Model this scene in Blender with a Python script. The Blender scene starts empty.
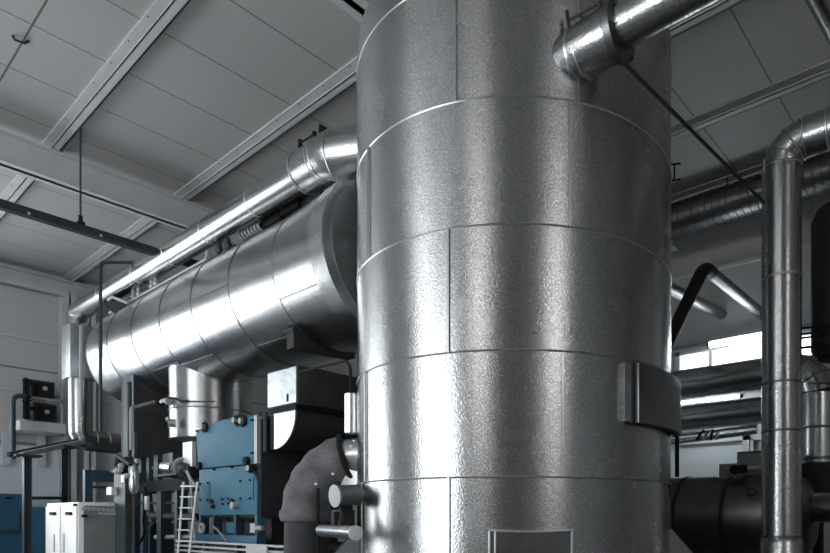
import bpy, bmesh, math, random
from mathutils import Vector, Matrix
random.seed(7)
C = bpy.context.scene.collection
V = Vector
# ------------------------------------------------------------------ survey
# World: x runs right-forward in the hall, y left-forward, z up; eye at (0,0,1.6).
F, CX, YH, EYE = 620.0, 505.0, 516.0, 1.6
A1 = math.atan(760 / 620.0)
XD = (math.cos(A1), math.sin(A1)); YD = (-math.sin(A1), math.cos(A1))   # (lateral, forward)
def ray(px, py):
    l = (px - CX) / F
    return V((l * XD[0] + XD[1], l * YD[0] + YD[1], (YH - py) / F))
def pt(px, py, x=None, y=None, z=None, d=None):
    """A sighted point: where the sight line meets the plane x=, y= or z=, or at depth d."""
    r = ray(px, py)
    t = x / r.x if x is not None else y / r.y if y is not None else (z - EYE) / r.z if z is not None else d
    return V((0, 0, EYE)) + r * t
LAT = V((XD[0], YD[0], 0)); FWD = V((XD[1], YD[1], 0)); UP = V((0, 0, 1))

# ------------------------------------------------------------------ materials
MATS = {}
def mat(name, col, rough=0.5, metal=0.0, bump=None, var=0.0, vscale=3.0, emit=None, estr=0.0, spec=None, aniso=None):
    m = bpy.data.materials.new(name); m.use_nodes = True
    nt = m.node_tree; b = nt.nodes['Principled BSDF']
    b.inputs['Base Color'].default_value = (*col, 1); b.inputs['Roughness'].default_value = rough
    b.inputs['Metallic'].default_value = metal
    if spec is not None: b.inputs['Specular IOR Level'].default_value = spec
    tc = nt.nodes.new('ShaderNodeTexCoord')
    if var:
        n = nt.nodes.new('ShaderNodeTexNoise'); n.inputs['Scale'].default_value = vscale; n.inputs['Detail'].default_value = 4
        nt.links.new(tc.outputs['Object'], n.inputs['Vector'])
        r = nt.nodes.new('ShaderNodeValToRGB')
        r.color_ramp.elements[0].position = 0.3; r.color_ramp.elements[1].position = 0.7
        r.color_ramp.elements[0].color = (*[c * (1 - var) for c in col], 1)
        r.color_ramp.elements[1].color = (*[min(1, c * (1 + var)) for c in col], 1)
        nt.links.new(n.outputs['Fac'], r.inputs['Fac']); nt.links.new(r.outputs['Color'], b.inputs['Base Color'])
        if metal:
            mr = nt.nodes.new('ShaderNodeMapRange')
            mr.inputs['To Min'].default_value = rough * 0.96; mr.inputs['To Max'].default_value = rough * 1.05
            nt.links.new(n.outputs['Fac'], mr.inputs['Value']); nt.links.new(mr.outputs['Result'], b.inputs['Roughness'])
    if bump:
        sc, st, dist = bump
        n2 = nt.nodes.new('ShaderNodeTexNoise'); n2.inputs['Scale'].default_value = sc; n2.inputs['Detail'].default_value = 2
        nt.links.new(tc.outputs['Object'], n2.inputs['Vector'])
        bp = nt.nodes.new('ShaderNodeBump'); bp.inputs['Strength'].default_value = st; bp.inputs['Distance'].default_value = dist
        nt.links.new(n2.outputs['Fac'], bp.inputs['Height']); nt.links.new(bp.outputs['Normal'], b.inputs['Normal'])
    if aniso:
        tg = nt.nodes.new('ShaderNodeTangent'); tg.direction_type = 'RADIAL'; tg.axis = aniso[0]
        b.inputs['Anisotropic'].default_value = aniso[1]; b.inputs['Anisotropic Rotation'].default_value = aniso[2]
        nt.links.new(tg.outputs[0], b.inputs['Tangent'])
    if emit:
        b.inputs['Emission Color'].default_value = (*emit, 1); b.inputs['Emission Strength'].default_value = estr
    MATS[name] = m
    return m
CLAD = mat('embossed_aluminium', (.49, .497, .504), .27, 1, (58, .32, .0065), .04, 2.5, aniso=('Z', .9, 0.25))
CLADV = mat('rolled_aluminium', (.45, .456, .462), .25, 1, (45, .24, .008), .05, 2.0)
DUCT = mat('galvanised_sheet', (.56, .575, .585), .26, 1, (35, .10, .006), .12, 6)
BEAD = mat('folded_seam_metal', (.62, .63, .64), .33, 1)
DKMET = mat('dark_sheet_metal', (.20, .205, .21), .38, 1, None, .15, 5)
BLACK = mat('black_paint', (.018, .018, .019), .75, spec=.15)
CHAR = mat('charcoal_paint', (.042, .043, .046), .6, 0, None, .2, 4, spec=.2)
SLATE = mat('slate_blue_steel', (.04, .06, .072), .5, spec=.3)
NAVY = mat('navy_paint', (.025, .055, .085), .45)
BLUE = mat('machine_blue_enamel', (.070, .185, .265), .55, 0, (90, .05, .002), .08, 3, spec=.12)
BLUED = mat('container_blue', (.03, .12, .21), .5, 0, None, .15, 2)
WHITE = mat('white_enamel', (.82, .82, .82), .4)
CREAM = mat('frame_white', (.62, .64, .66), .5)
GREY = mat('grey_paint', (.22, .22, .225), .5, 0, None, .1, 4)
LGREY = mat('light_grey_steel', (.42, .43, .44), .45)
CEIL = mat('ceiling_panel', (.48, .477, .473), .55)
WALL = mat('wall_panel', (.58, .583, .586), .6, 0, None, .03, .6)
WALLD = mat('dark_wall_panel', (.55, .552, .555), .6, 0, None, .03, .6)
WALLB = mat('lower_wall_panel', (.70, .76, .79), .6, 0, None, .03, .6)
STEEL = mat('painted_roof_steel', (.64, .645, .65), .5, 0, None, .05, 2)
CLOTH = mat('insulation_jacket', (.13, .13, .135), .7, .0, (38, .6, .03), .3, 7)
CONC = mat('concrete_floor', (.17, .17, .17), .6, 0, (12, .2, .02), .15, 1.2)
PLATE = mat('zinc_plate', (.50, .53, .55), .42, 1, (10, .25, .02), .12, 6)
ALU = mat('bright_aluminium', (.82, .83, .84), .3, 1)
RUBBER = mat('black_rubber', (.01, .01, .011), .6)
SKY1 = mat('unseen_window_glow', (.8, .85, .9), .2, 0, emit=(.93, .975, 1.0), estr=7.5)  # glow of the unseen windows, guessed from reflections on the metal
SKY2 = mat('daylit_clerestory', (.8, .85, .9), .2, 0, emit=(.90, .96, 1.0), estr=3.0)
SKY4 = mat('unseen_clerestory_glow', (.8, .85, .9), .2, 0, emit=(1.0, .98, .97), estr=7.0)  # bright glow for the guessed clerestories out of view
SKY3 = mat('added_skylight_glow', (.8, .85, .9), .2, 0, emit=(1.0, .99, .98), estr=1.6)  # weak glow of the added skylights
TUBE = mat('lit_tube', (.9, .9, .9), .3, 0, emit=(.9, .97, 1.0), estr=26)
def painted_grain(m, scale, amt):
    """fine sheet grain: glints and dimple shade of the embossing painted as colour flecks"""
    nt = m.node_tree; b = nt.nodes['Principled BSDF']; L = nt.links
    tc = nt.nodes.new('ShaderNodeTexCoord'); n = nt.nodes.new('ShaderNodeTexNoise')
    n.inputs['Scale'].default_value = scale; n.inputs['Detail'].default_value = 1
    L.new(tc.outputs['Object'], n.inputs['Vector'])
    mr = nt.nodes.new('ShaderNodeMapRange'); L.new(n.outputs['Fac'], mr.inputs['Value'])
    mr.inputs['From Min'].default_value = .3; mr.inputs['From Max'].default_value = .7
    mr.inputs['To Min'].default_value = 1 - amt; mr.inputs['To Max'].default_value = 1 + amt
    mx = nt.nodes.new('ShaderNodeVectorMath'); mx.operation = 'SCALE'
    L.new(b.inputs['Base Color'].links[0].from_socket, mx.inputs[0]); L.new(mr.outputs['Result'], mx.inputs['Scale'])
    L.new(mx.outputs[0], b.inputs['Base Color'])
painted_grain(CLAD, 66, .19); painted_grain(CLADV, 58, .17); painted_grain(DUCT, 50, .14)  # emboss glints and dimple shade put into the metals' colour
# ceiling joints: dark butt joints every 1.115 m across y plus one lap along y
def joint_lines(m, axis, pitch, off, width, dark, extra=None):
    nt = m.node_tree; b = nt.nodes['Principled BSDF']; L = nt.links
    tc = nt.nodes.new('ShaderNodeTexCoord'); sp = nt.nodes.new('ShaderNodeSeparateXYZ'); L.new(tc.outputs['Object'], sp.inputs[0])
    def line(ax, pitch, off, width):
        a = nt.nodes.new('ShaderNodeMath'); a.operation = 'SUBTRACT'; L.new(sp.outputs[ax], a.inputs[0]); a.inputs[1].default_value = off
        p = nt.nodes.new('ShaderNodeMath'); p.operation = 'PINGPONG'; L.new(a.outputs[0], p.inputs[0]); p.inputs[1].default_value = pitch / 2
        q = nt.nodes.new('ShaderNodeMath'); q.operation = 'LESS_THAN'; L.new(p.outputs[0], q.inputs[0]); q.inputs[1].default_value = width
        return q.outputs[0]
    o = line(axis, pitch, off, width)
    if extra:
        o2 = line(*extra); mx = nt.nodes.new('ShaderNodeMath'); mx.operation = 'MAXIMUM'; L.new(o, mx.inputs[0]); L.new(o2, mx.inputs[1]); o = mx.outputs[0]
    base = tuple(b.inputs['Base Color'].default_value)
    src = b.inputs['Base Color'].links[0].from_socket if b.inputs['Base Color'].is_linked else None
    mix = nt.nodes.new('ShaderNodeMix'); mix.data_type = 'RGBA'
    L.new(o, mix.inputs['Factor'])
    if src: L.new(src, mix.inputs['A'])
    else: mix.inputs['A'].default_value = base
    mix.inputs['B'].default_value = (*[c * dark for c in base[:3]], 1)
    L.new(mix.outputs['Result'], b.inputs['Base Color'])
joint_lines(CEIL, 'Y', 1.115, 7.03, .009, .25, ('X', 30.0, 2.22, .012))
joint_lines(WALLD, 'Y', .30, 0, .006, .95, ('X', .30, 0, .006))
joint_lines(WALL, 'Y', .30, 0, .006, .95, ('X', .30, 0, .006))

# ------------------------------------------------------------------ mesh builder
def frame(ax):
    ax = V(ax).normalized(); u = ax.orthogonal().normalized()
    if abs(ax.z) > .99: u = V((1, 0, 0))
    elif abs(ax.z) < .9: u = UP - ax * ax.z; u.normalize()
    return ax, u, ax.cross(u)
class MB:
    def __init__(s): s.bm = bmesh.new()
    def box(s, a, b):
        a, b = V(a), V(b); c = (a + b) / 2; h = (b - a) / 2
        return s.obox(c, V((abs(h.x), 0, 0)), V((0, abs(h.y), 0)), V((0, 0, abs(h.z))))
    def obox(s, c, u, v, w):
        vs = [s.bm.verts.new(V(c) + u * i + v * j + w * k) for i in (-1, 1) for j in (-1, 1) for k in (-1, 1)]
        fs = []
        for f in ((0, 1, 3, 2), (4, 6, 7, 5), (0, 4, 5, 1), (2, 3, 7, 6), (0, 2, 6, 4), (1, 5, 7, 3)): fs.append(s.bm.faces.new([vs[i] for i in f]))
        return s
    def prism(s, poly, ext):
        a = [s.bm.verts.new(V(p)) for p in poly]; b = [s.bm.verts.new(V(p) + V(ext)) for p in poly]
        s.bm.faces.new(a); s.bm.faces.new(b[::-1]); n = len(a)
        for i in range(n): s.bm.faces.new([a[i], b[i], b[(i + 1) % n], a[(i + 1) % n]])
        return s
    def lathe(s, prof, org, axis, seg=48, a0=0, a1=None, cap=True, uv=None):
        """prof: list of (radius, height along axis)."""
        ax, u, v = frame(axis)
        if uv: u, v = uv
        full = a1 is None; n = seg if full else seg + 1; a1 = a0 + 2 * math.pi if full else a1
        rows = []
        for r, h in prof:
            row = []
            for i in range(n):
                t = a0 + (a1 - a0) * i / seg
                row.append(s.bm.verts.new(V(org) + ax * h + (u * math.cos(t) + v * math.sin(t)) * max(r, 1e-4)))
            rows.append(row)
        for k in range(len(rows) - 1):
            for i in range(seg):
                j = (i + 1) % n
                s.bm.faces.new([rows[k][i], rows[k][j], rows[k + 1][j], rows[k + 1][i]])
        if cap and full:
            s.bm.faces.new(rows[0][::-1]); s.bm.faces.new(rows[-1])
        elif cap and not full:
            for e in (0, n - 1):
                try: s.bm.faces.new([r[e] for r in rows])
                except ValueError: pass
        return s
    def arcbox(s, c, r0, r1, z0, z1, a0, a1, n0, lat, seg=14):
        """curved box on a vertical cylinder; angles from n0 towards lat."""
        prof = [(r0, z0), (r1, z0), (r1, z1), (r0, z1), (r0, z0)]
        P = lambda r, z, t: V((c[0], c[1], z)) + (n0 * math.cos(t) + lat * math.sin(t)) * r
        rows = [[s.bm.verts.new(P(r, z, a0 + (a1 - a0) * i / seg)) for r, z in prof[:4]] for i in range(seg + 1)]
        for i in range(seg):
            for k in range(4):
                s.bm.faces.new([rows[i][k], rows[i][(k + 1) % 4], rows[i + 1][(k + 1) % 4], rows[i + 1][k]])
        s.bm.faces.new(rows[0]); s.bm.faces.new(rows[-1][::-1])
        return s
    def cyl(s, p, q, r, r2=None, seg=24):
        p, q = V(p), V(q); L = (q - p).length
        return s.lathe([(r, 0), (r if r2 is None else r2, L)], p, q - p, seg)
    def ring(s, p, axis, R, t, w, seg=64):
        """band around a round pipe, w wide along the axis, t thick."""
        return s.lathe([(R, -w / 2), (R + t, -w / 4), (R + t, w / 4), (R, w / 2)], p, axis, seg, cap=False)
    def torus(s, p, axis, R, r, seg=96, ms=6):
        pr = [(R + r * math.cos(2 * math.pi * k / ms), r * math.sin(2 * math.pi * k / ms)) for k in range(ms + 1)]
        return s.lathe(pr, p, axis, seg, cap=False)
    def tube(s, pts, r, seg=16, cap=True):
        pts = [V(p) for p in pts]; n = len(pts)
        rs = r if isinstance(r, (list, tuple)) else [r] * n
        t0 = (pts[1] - pts[0]).normalized(); _, u, v = frame(t0); rows = []
        for i, p in enumerate(pts):
            ta = (pts[i] - pts[i - 1]).normalized() if i else t0
            tb = (pts[i + 1] - pts[i]).normalized() if i < n - 1 else ta
            t = (ta + tb).normalized()
            u = (u - t * u.dot(t)).normalized(); v = t.cross(u)
            k = 1 / max(.5, ta.dot(t))
            rows.append([s.bm.verts.new(p + (u * math.cos(2 * math.pi * j / seg) + v * math.sin(2 * math.pi * j / seg)) * rs[i] * (k if False else 1)) for j in range(seg)])
        for a, b in zip(rows, rows[1:]):
            for j in range(seg): s.bm.faces.new([a[j], a[(j + 1) % seg], b[(j + 1) % seg], b[j]])
        if cap: s.bm.faces.new(rows[0][::-1]); s.bm.faces.new(rows[-1])
        return s
    def sphere(s, c, r, seg=12):
        m = Matrix.Translation(V(c)); bmesh.ops.create_uvsphere(s.bm, u_segments=seg, v_segments=seg // 2 + 2, radius=r, matrix=m); return s
def fillet(pts, rad, n=6):
    pts = [V(p) for p in pts]; out = [pts[0]]
    for a, b, c in zip(pts, pts[1:], pts[2:]):
        d1 = (a - b).normalized(); d2 = (c - b).normalized(); ang = d1.angle(d2)
        t = rad / math.tan(ang / 2); t = min(t, (a - b).length * .49, (c - b).length * .49); R = t * math.tan(ang / 2)
        ctr = b + (d1 + d2).normalized() * (R / math.sin(ang / 2))
        p0, p1 = b + d1 * t, b + d2 * t
        e0, e1 = p0 - ctr, p1 - ctr; tot = e0.angle(e1); axx = e0.cross(e1).normalized()
        for k in range(n + 1): out.append(ctr + Matrix.Rotation(tot * k / n, 3, axx) @ e0)
    out.append(pts[-1]); return out

OFF = {}
def obj(name, mb, m, parent=None, angle=35, bevel=0.0):
    bm = mb.bm
    bmesh.ops.remove_doubles(bm, verts=bm.verts, dist=1e-5)
    bmesh.ops.recalc_face_normals(bm, faces=bm.faces)
    if bevel:
        es = [e for e in bm.edges if len(e.link_faces) == 2 and e.calc_face_angle(0) > 1.0]
        bmesh.ops.bevel(bm, geom=es, offset=bevel, segments=2, affect='EDGES', profile=.6)
    me = bpy.data.meshes.new(name)
    off = OFF.get(parent.name, V((0, 0, 0))) if parent else None
    if parent is None:   # a thing that is one mesh keeps its origin at its base
        lo = V((min(v.co.x for v in bm.verts), min(v.co.y for v in bm.verts), min(v.co.z for v in bm.verts)))
        hi = V((max(v.co.x for v in bm.verts), max(v.co.y for v in bm.verts), 0))
        off = V(((lo.x + hi.x) / 2, (lo.y + hi.y) / 2, lo.z))
    if m in (CEIL, WALL, WALLD) and parent is None: off = V((0, 0, 0))
    bmesh.ops.translate(bm, verts=bm.verts, vec=-off)
    bm.to_mesh(me); bm.free(); me.materials.append(m)
    for p in me.polygons: p.use_smooth = True
    me.set_sharp_from_angle(angle=math.radians(angle))
    o = bpy.data.objects.new(name, me); C.objects.link(o)
    if parent: o.parent = parent
    else: o.location = off
    OFF[o.name] = off
    return o
def tag(o, label=None, cat=None, group=None, kind=None):
    if label: o['label'] = label
    if cat: o['category'] = cat
    if group: o['group'] = group
    if kind: o['kind'] = kind
    return o
def thing(name, label, cat, loc, group=None):
    o = bpy.data.objects.new(name, None); C.objects.link(o); o.location = V(loc); o.empty_display_size = .1
    OFF[o.name] = V(loc); return tag(o, label, cat, group)
def struct(name, mb, m, label, parent=None, **k):
    return tag(obj(name, mb, m, parent, **k), label if parent is None else None, None, None, 'structure' if parent is None else None)

# ------------------------------------------------------------------ hall shell
XL, XR, YB, YF, ZC = -7.0, 12.0, -7.0, 18.5, 7.6
struct('floor', MB().box((XL - .2, YB - .2, -.2), (XR + .2, YF + .2, 0)), CONC, 'grey concrete floor of the plant hall')
struct('ceiling', MB().box((XL - .2, YB - .2, ZC), (XR + .2, YF + .2, ZC + .15)), CEIL, 'grey sandwich panel ceiling with thin dark joints')
def wall_strip(name, m, label, openings, plane, lo, hi, z0, z1):
    """wall on a plane ('x',c,dir) between lo..hi along the other axis, with rectangular openings."""
    ax, c, dr = plane; mb = MB()
    cuts = sorted(set([lo, hi] + [v for o in openings for v in o[:2]])); zs = sorted(set([z0, z1] + [v for o in openings for v in o[2:]]))
    for a, b in zip(cuts, cuts[1:]):
        for p, q in zip(zs, zs[1:]):
            if any(o[0] <= a and b <= o[1] and o[2] <= p and q <= o[3] for o in openings): continue
            if ax == 'x': mb.box((c, a, p), (c + dr, b, q))
            else: mb.box((a, c, p), (b, c + dr, q))
    return struct(name, mb, m, label)
LW = [(-4.4, 2.2, .9, 5.8)]
RWIN = pt(676.4, 355, x=12); RW = [(2.45, 5.29, 4.35, 4.9)]
BW = [(3.6, 9.2, .6, 5.0), (-.9, 1.7, 5.3, 7.2), (7.4, 10.2, 5.6, 7.2)]
SW = [(-1.5, 1.1, 5.3, 7.2)]
wall_strip('wall_left', WALL, 'grey panelled end wall at the far left of the hall', LW, ('y', YF, .2), XL, XR, 0, ZC)
wall_strip('wall_right', WALLD, 'dark grey panelled wall with clerestory window behind the ducts', RW, ('x', XR, .2), YB, YF, 0, ZC)
wall_strip('wall_back', WALLD, 'long panelled wall with guessed tall windows on the near side', BW, ('x', XL, -.2), YB, YF, 0, ZC)
wall_strip('wall_near', WALLD, 'panelled wall behind the viewer', SW, ('y', YB, -.2), XL, XR, 0, ZC)

def window(name, label, ax, c, dr, a0, a1, z0, z1, nx, nz, pane_mat, bar=.06, fw=.10):
    """frame, mullions and panes set in an opening of a wall; ax = normal axis."""
    P = (lambda u, z, w: (c + dr * w, u, z)) if ax == 'x' else (lambda u, z, w: (u, c + dr * w, z))
    def bx(mb, u0, u1, p0, p1, w0, w1): mb.box(P(u0, p0, w0), P(u1, p1, w1))
    fr = MB()
    bx(fr, a0, a0 + fw, z0, z1, -.03, .12); bx(fr, a1 - fw, a1, z0, z1, -.03, .12)
    bx(fr, a0, a1, z0, z0 + fw * .6, -.03, .12); bx(fr, a0, a1, z1 - fw * .6, z1, -.03, .12)
    w = struct(name, fr, CREAM, label)
    ml = MB()
    for i in range(1, nx):
        u = a0 + (a1 - a0) * i / nx; bx(ml, u - bar / 2, u + bar / 2, z0, z1, 0, .1)
    for i in range(1, nz):
        z = z0 + (z1 - z0) * i / nz; bx(ml, a0, a1, z - bar / 2, z + bar / 2, 0, .1)
    if nx * nz > 1: obj('window_mullions', ml, CREAM, w)
    pn = MB(); bx(pn, a0 + .02, a1 - .02, z0 + .02, z1 - .02, .10, .13); obj('window_pane', pn, pane_mat, w)
    return w
window('window_1', 'narrow bright clerestory window high on the right wall', 'x', XR, 1, *RW[0], 4, 1, SKY2, .07, .09)
window('window_2', 'large glowing gable window, guessed, unseen left of the view', 'y', YF, 1, *LW[0], 6, 3, SKY1)  # unseen, guessed so the tank's left side and the vessel catch a reflection
window('window_3', 'tall glowing window, guessed, in the unseen long near wall', 'x', XL, -1, *BW[0], 4, 2, SKY1)  # out of view, placed by guess for the broad bright band on the tank
window('window_9', 'guessed high clerestory window on the unseen long near side wall', 'x', XL, -1, *BW[1], 2, 1, SKY4)  # added unseen for an upper reflection on tank and standing pipe
window('window_10', 'second guessed high clerestory window on the unseen long near side wall', 'x', XL, -1, *BW[2], 2, 1, SKY4)  # another unseen addition, feeding a bright band high on the cladding
window('window_4', 'guessed high clerestory window, unseen, in the wall behind the viewer', 'y', YB, -1, *SW[0], 2, 1, SKY4)  # added out of view as source of the tank's right-hand bright band
# added skylights, unseen: glowing panes that keep the tank's upper cladding from going dark
for k, (x0, x1, y0, y1) in enumerate([(-1.7, -.7, 5.6, 8.6), (-2.1, -1.1, .4, 2.4)]):
    fr = MB(); z = ZC
    for a, b in (((x0, y0), (x1, y0 + .08)), ((x0, y1 - .08), (x1, y1)), ((x0, y0), (x0 + .08, y1)), ((x1 - .08, y0), (x1, y1))):
        fr.box((a[0], a[1], z - .08), (b[0], b[1], z))
    w = struct('window_%d' % (5 + k), fr, CREAM, ['added long roof skylight, unseen, over the near aisle', 'added short roof skylight, unseen, beside the tank', 'added roof skylight, unseen, behind the viewer'][k])
    obj('window_pane', MB().box((x0 + .05, y0 + .05, z - .05), (x1 - .05, y1 - .05, z - .02)), SKY3, w)

# wall rails, seams and top trims of the left wall (y = YF) and the right wall (x = XR)
y = YF
for k, (py, h, dp, m, lab) in enumerate([
        (334, .05, .05, STEEL, 'light horizontal rail high on the left end wall'),
        (365, .035, .02, GREY, 'dark horizontal panel joint on the left end wall'),
        (388.5, .05, .05, STEEL, 'light horizontal rail behind the wall mounted fan boxes'),
        (442, .07, .06, GREY, 'dark rail where the pale lower wall begins at left')]):
    z = pt(0, py, y=y).z
    struct('trim_%d' % (k + 1), MB().box((2.32, y - dp, z - h / 2), (XR, y, z + h / 2)), m, lab)
z0 = pt(0, 281, y=y - .2).z
struct('trim_5', MB().box((XL, y - .22, z0), (XR, y, z0 + .12)).box((XL, y - .06, z0), (XR, y, ZC)).box((XL, y - .22, ZC - .14), (XR, y, ZC - .10)), STEEL, 'light steel head beam along the top of the left end wall')
zl = pt(0, 442, y=y).z
struct('wall_lower', MB().box((2.32, y - .03, 0), (XR, y, zl - .03)), WALLB, 'pale blue-grey lower part of the left end wall')
x = XR
for k, (z, h, m, lab) in enumerate([(6.42, .06, STEEL, 'light horizontal rail high on the right wall'), (7.28, .05, GREY, 'dark panel joint just below the ribbed duct on the right wall'), (5.0, .06, GREY, 'rail directly above the clerestory window')]):
    struct('trim_%d' % (6 + k), MB().box((x - .05, YB, z - h / 2), (x, YF, z + h / 2)), m, lab)
# pale sectional door low in the right wall
d0, d1 = 3.93, 5.75
dm = struct('door_1', MB().box((XR - .03, d0, 0), (XR, d1, 3.03)), WALLB, 'pale blue sectional door low in the right wall')
fr = MB()
fr.box((XR - .08, d0 - .12, 0), (XR, d0, 3.15)); fr.box((XR - .08, d1, 0), (XR, d1 + .12, 3.15)); fr.box((XR - .08, d0 - .12, 3.03), (XR, d1 + .12, 3.15))
obj('door_frame', fr, CREAM, dm)
window('window_8', 'small pale window right of the sectional door', 'x', XR - .06, 1, 3.45, 3.78, 2.3, 3.05, 2, 2, WALLB, .03, .05)
# wall columns
for k, (px, w, lab) in enumerate([(68, .28, 'grey steel wall column at the left end wall beside the boxed pipe'), (88, .26, 'second grey steel column further right on the left end wall')]):
    p = pt(px, 450, y=YF - .3)
    mb = MB(); mb.box((p.x - w / 2, YF - .45, 0), (p.x + w / 2, YF - .42, 7.1)); mb.box((p.x - .02, YF - .45, 0), (p.x + .02, YF - .03, 7.1)); mb.box((p.x - w / 2, YF - .06, 0), (p.x + w / 2, YF - .03, 7.1))
    struct('wall_column', mb, STEEL, lab)
p = pt(823, 300, x=XR - .3)
struct('wall_column', MB().box((XR - .3, p.y - .13, 0), (XR, p.y + .13, ZC)), STEEL, 'grey column on the right wall beside the tall pipe')

# purlins along y under the ceiling
for k, xe in enumerate([-2.8, -.8, 1.19, 3.22, 5.25, 7.22, 9.20, 11.15]):
    mb = MB(); w = .12; h = .11
    mb.box((xe - w, YB, ZC - h), (xe, YF, ZC - h + .012))       # lower flange
    mb.box((xe - .02, YB, ZC - h), (xe, YF, ZC))                # web
    mb.box((xe - w, YB, ZC - h), (xe - w + .012, YF, ZC - h + .03))
    mb.box((xe - w * 1.7, YB, ZC - .02), (xe, YF, ZC - .001))   # bearing strip on the ceiling
    lab = ['ceiling purlin farthest left, over the near windows', 'ceiling purlin over the near aisle', 'ceiling purlin next to the lapped ceiling joint', 'light steel ceiling purlin crossing the top left, with the thin hanger rod beside it',
           'light steel ceiling purlin passing above the long silver pipe', 'ceiling purlin hidden mostly behind the big tank', 'ceiling purlin at upper right above the elbowed pipe', 'ceiling purlin closest to the right wall'][k]
    pr = struct('roof_purlin', mb, STEEL, lab)
    if k in (3, 4, 6):
        sc = MB()
        for j in range(24):
            yy = 5 + j * .6
            sc.cyl((xe - .17, yy, ZC - .024), (xe - .17, yy, ZC - .018), .011, seg=8)
        obj('screws', sc, CHAR, pr)
def ibeam(yc, lab):
    z0, z1, hw = 7.01, 7.485, .14
    mb = MB()
    mb.box((XL, yc - hw, z0), (XR, yc + hw, z0 + .025)); mb.box((XL, yc - hw, z1 - .025), (XR, yc + hw, z1)); mb.box((XL, yc - .04, z0), (XR, yc + .04, z1))
    struct('roof_beam', mb, STEEL, lab)
ibeam(12.04, 'deep grey roof beam crossing the upper left under the purlins')
ibeam(5.39, 'roof beam passing over the big tank')

# ------------------------------------------------------------------ big upright tank
TC = V((5.226, 4.145, 0)); TR = 1.637
n0 = -V((TC.x, TC.y, 0)).normalized()
def tp(phi, r, z):
    a = math.radians(phi); return V((TC.x, TC.y, z)) + (n0 * math.cos(a) + LAT * math.sin(a)) * r
def phi_of(px):
    """angle on the tank wall (from the eye side towards the right) seen at image column px"""
    d = ray(px, YH); A = d.x ** 2 + d.y ** 2; B = -2 * (d.x * TC.x + d.y * TC.y); K = TC.x ** 2 + TC.y ** 2 - TR ** 2
    t = (-B - math.sqrt(max(0, B * B - 4 * A * K))) / (2 * A)
    r = V((d.x * t - TC.x, d.y * t - TC.y, 0))
    return math.degrees(math.atan2(r.dot(LAT), r.dot(n0)))
tank = thing('storage_tank', 'huge upright cylindrical tank clad in embossed silver metal, filling the centre', 'tank', TC)
RZ = [.70, 1.918, 2.95, 3.974, 5.012, 6.04, 6.35]
for i in range(6):
    mb = MB(); mb.lathe([(TR, RZ[i]), (TR, RZ[i + 1])], TC, UP, 160, cap=False)
    obj('cladding_band', mb, CLAD, tank)
for z in RZ[1:6]:
    obj('seam_bead', MB().torus(V((TC.x, TC.y, z)), UP, TR, .009, 160), BEAD, tank)
obj('cladding_roof', MB().lathe([(TR, 6.35), (TR - .05, 6.4), (.3, 6.62), (.0, 6.62)], TC, UP, 96, cap=False), CLAD, tank)
obj('base', MB().lathe([(TR + .02, .02), (TR + .02, .70), (TR, .72)], TC, UP, 96, cap=False), CLAD, tank)
for (px, i) in [(572, 3), (369, 3), (658, 3), (450.5, 2), (655, 2), (565, 1), (366, 1), (451, 0), (363, 0), (655, 0), (458, 4), (660, 4), (580, 4)]:
    ph = math.radians(phi_of(px)); w = .009
    mb = MB(); mb.arcbox(TC, TR - .002, TR + .010, RZ[i], RZ[i + 1], ph - w / TR, ph + w / TR, n0, LAT, 1)
    if px in (451, 363, 366, 450.5, 369):
        k = 0
        while RZ[i] + .1 + k * .13 < RZ[i + 1]:
            q = tp(math.degrees(ph), TR, RZ[i] + .1 + k * .13); mb.sphere(q + (q - V((TC.x, TC.y, q.z))).normalized() * .004, .010, 6); k += 1
    obj('vertical_seam', mb, BEAD, tank)
# boxed inspection cover on the right flank
c0 = tag(obj('inspection_collar', MB().arcbox(TC, TR - .01, TR + .055, 2.41, 2.90, math.radians(phi_of(622)), math.radians(74), n0, LAT), DUCT, tank), 'light inner collar of the boxed cover')
cv = obj('inspection_cover', MB().arcbox(TC, TR + .05, TR + .105, 2.40, 2.91, math.radians(phi_of(631)), math.radians(75), n0, LAT), DKMET, tank, bevel=.004)
obj('cover_edge', MB().arcbox(TC, TR + .03, TR + .062, 2.395, 2.915, math.radians(phi_of(628.5)), math.radians(75.4), n0, LAT), CHAR, cv)
# low access hatch at the front, flat sheet with folded bright rims
ha, hb = phi_of(493.5), phi_of(572.5)
hatch = obj('access_hatch', MB().arcbox(TC, TR, TR + .07, .75, 1.475, math.radians(ha), math.radians(hb), n0, LAT), DKMET, tank)
hr = MB()
for a in (ha, ha + 1.6, hb - .4): hr.tube([tp(a, TR + .075, 1.48), tp(a, TR + .075, .8)], .011, 8)
hr.tube([tp(ha + (hb - ha) * t / 8, TR + .075, 1.485 - .012 * math.sin(math.pi * t / 8)) for t in range(9)], .012, 8)
obj('hatch_rim', hr, ALU, hatch)
# small hook bracket on the right silhouette
b = tp(78, TR, 0)
z1, z2 = pt(671, 163, d=6.3).z, pt(671, 179, d=6.3).z
mb = MB(); o = (b - V((TC.x, TC.y, 0))).normalized()
q0 = V((b.x, b.y, 0))
mb.tube([q0 + UP * z1 + o * .10, q0 + UP * z1 + o * .04, q0 + UP * z2 + o * .04, q0 + UP * z2 + o * .10], .012, 8)
mb.cyl(q0 + UP * z1, q0 + UP * z1 + o * .05, .01, seg=8); mb.cyl(q0 + UP * z2, q0 + UP * z2 + o * .05, .01, seg=8)
obj('hook_bracket', mb, BLACK, tank)
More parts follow.
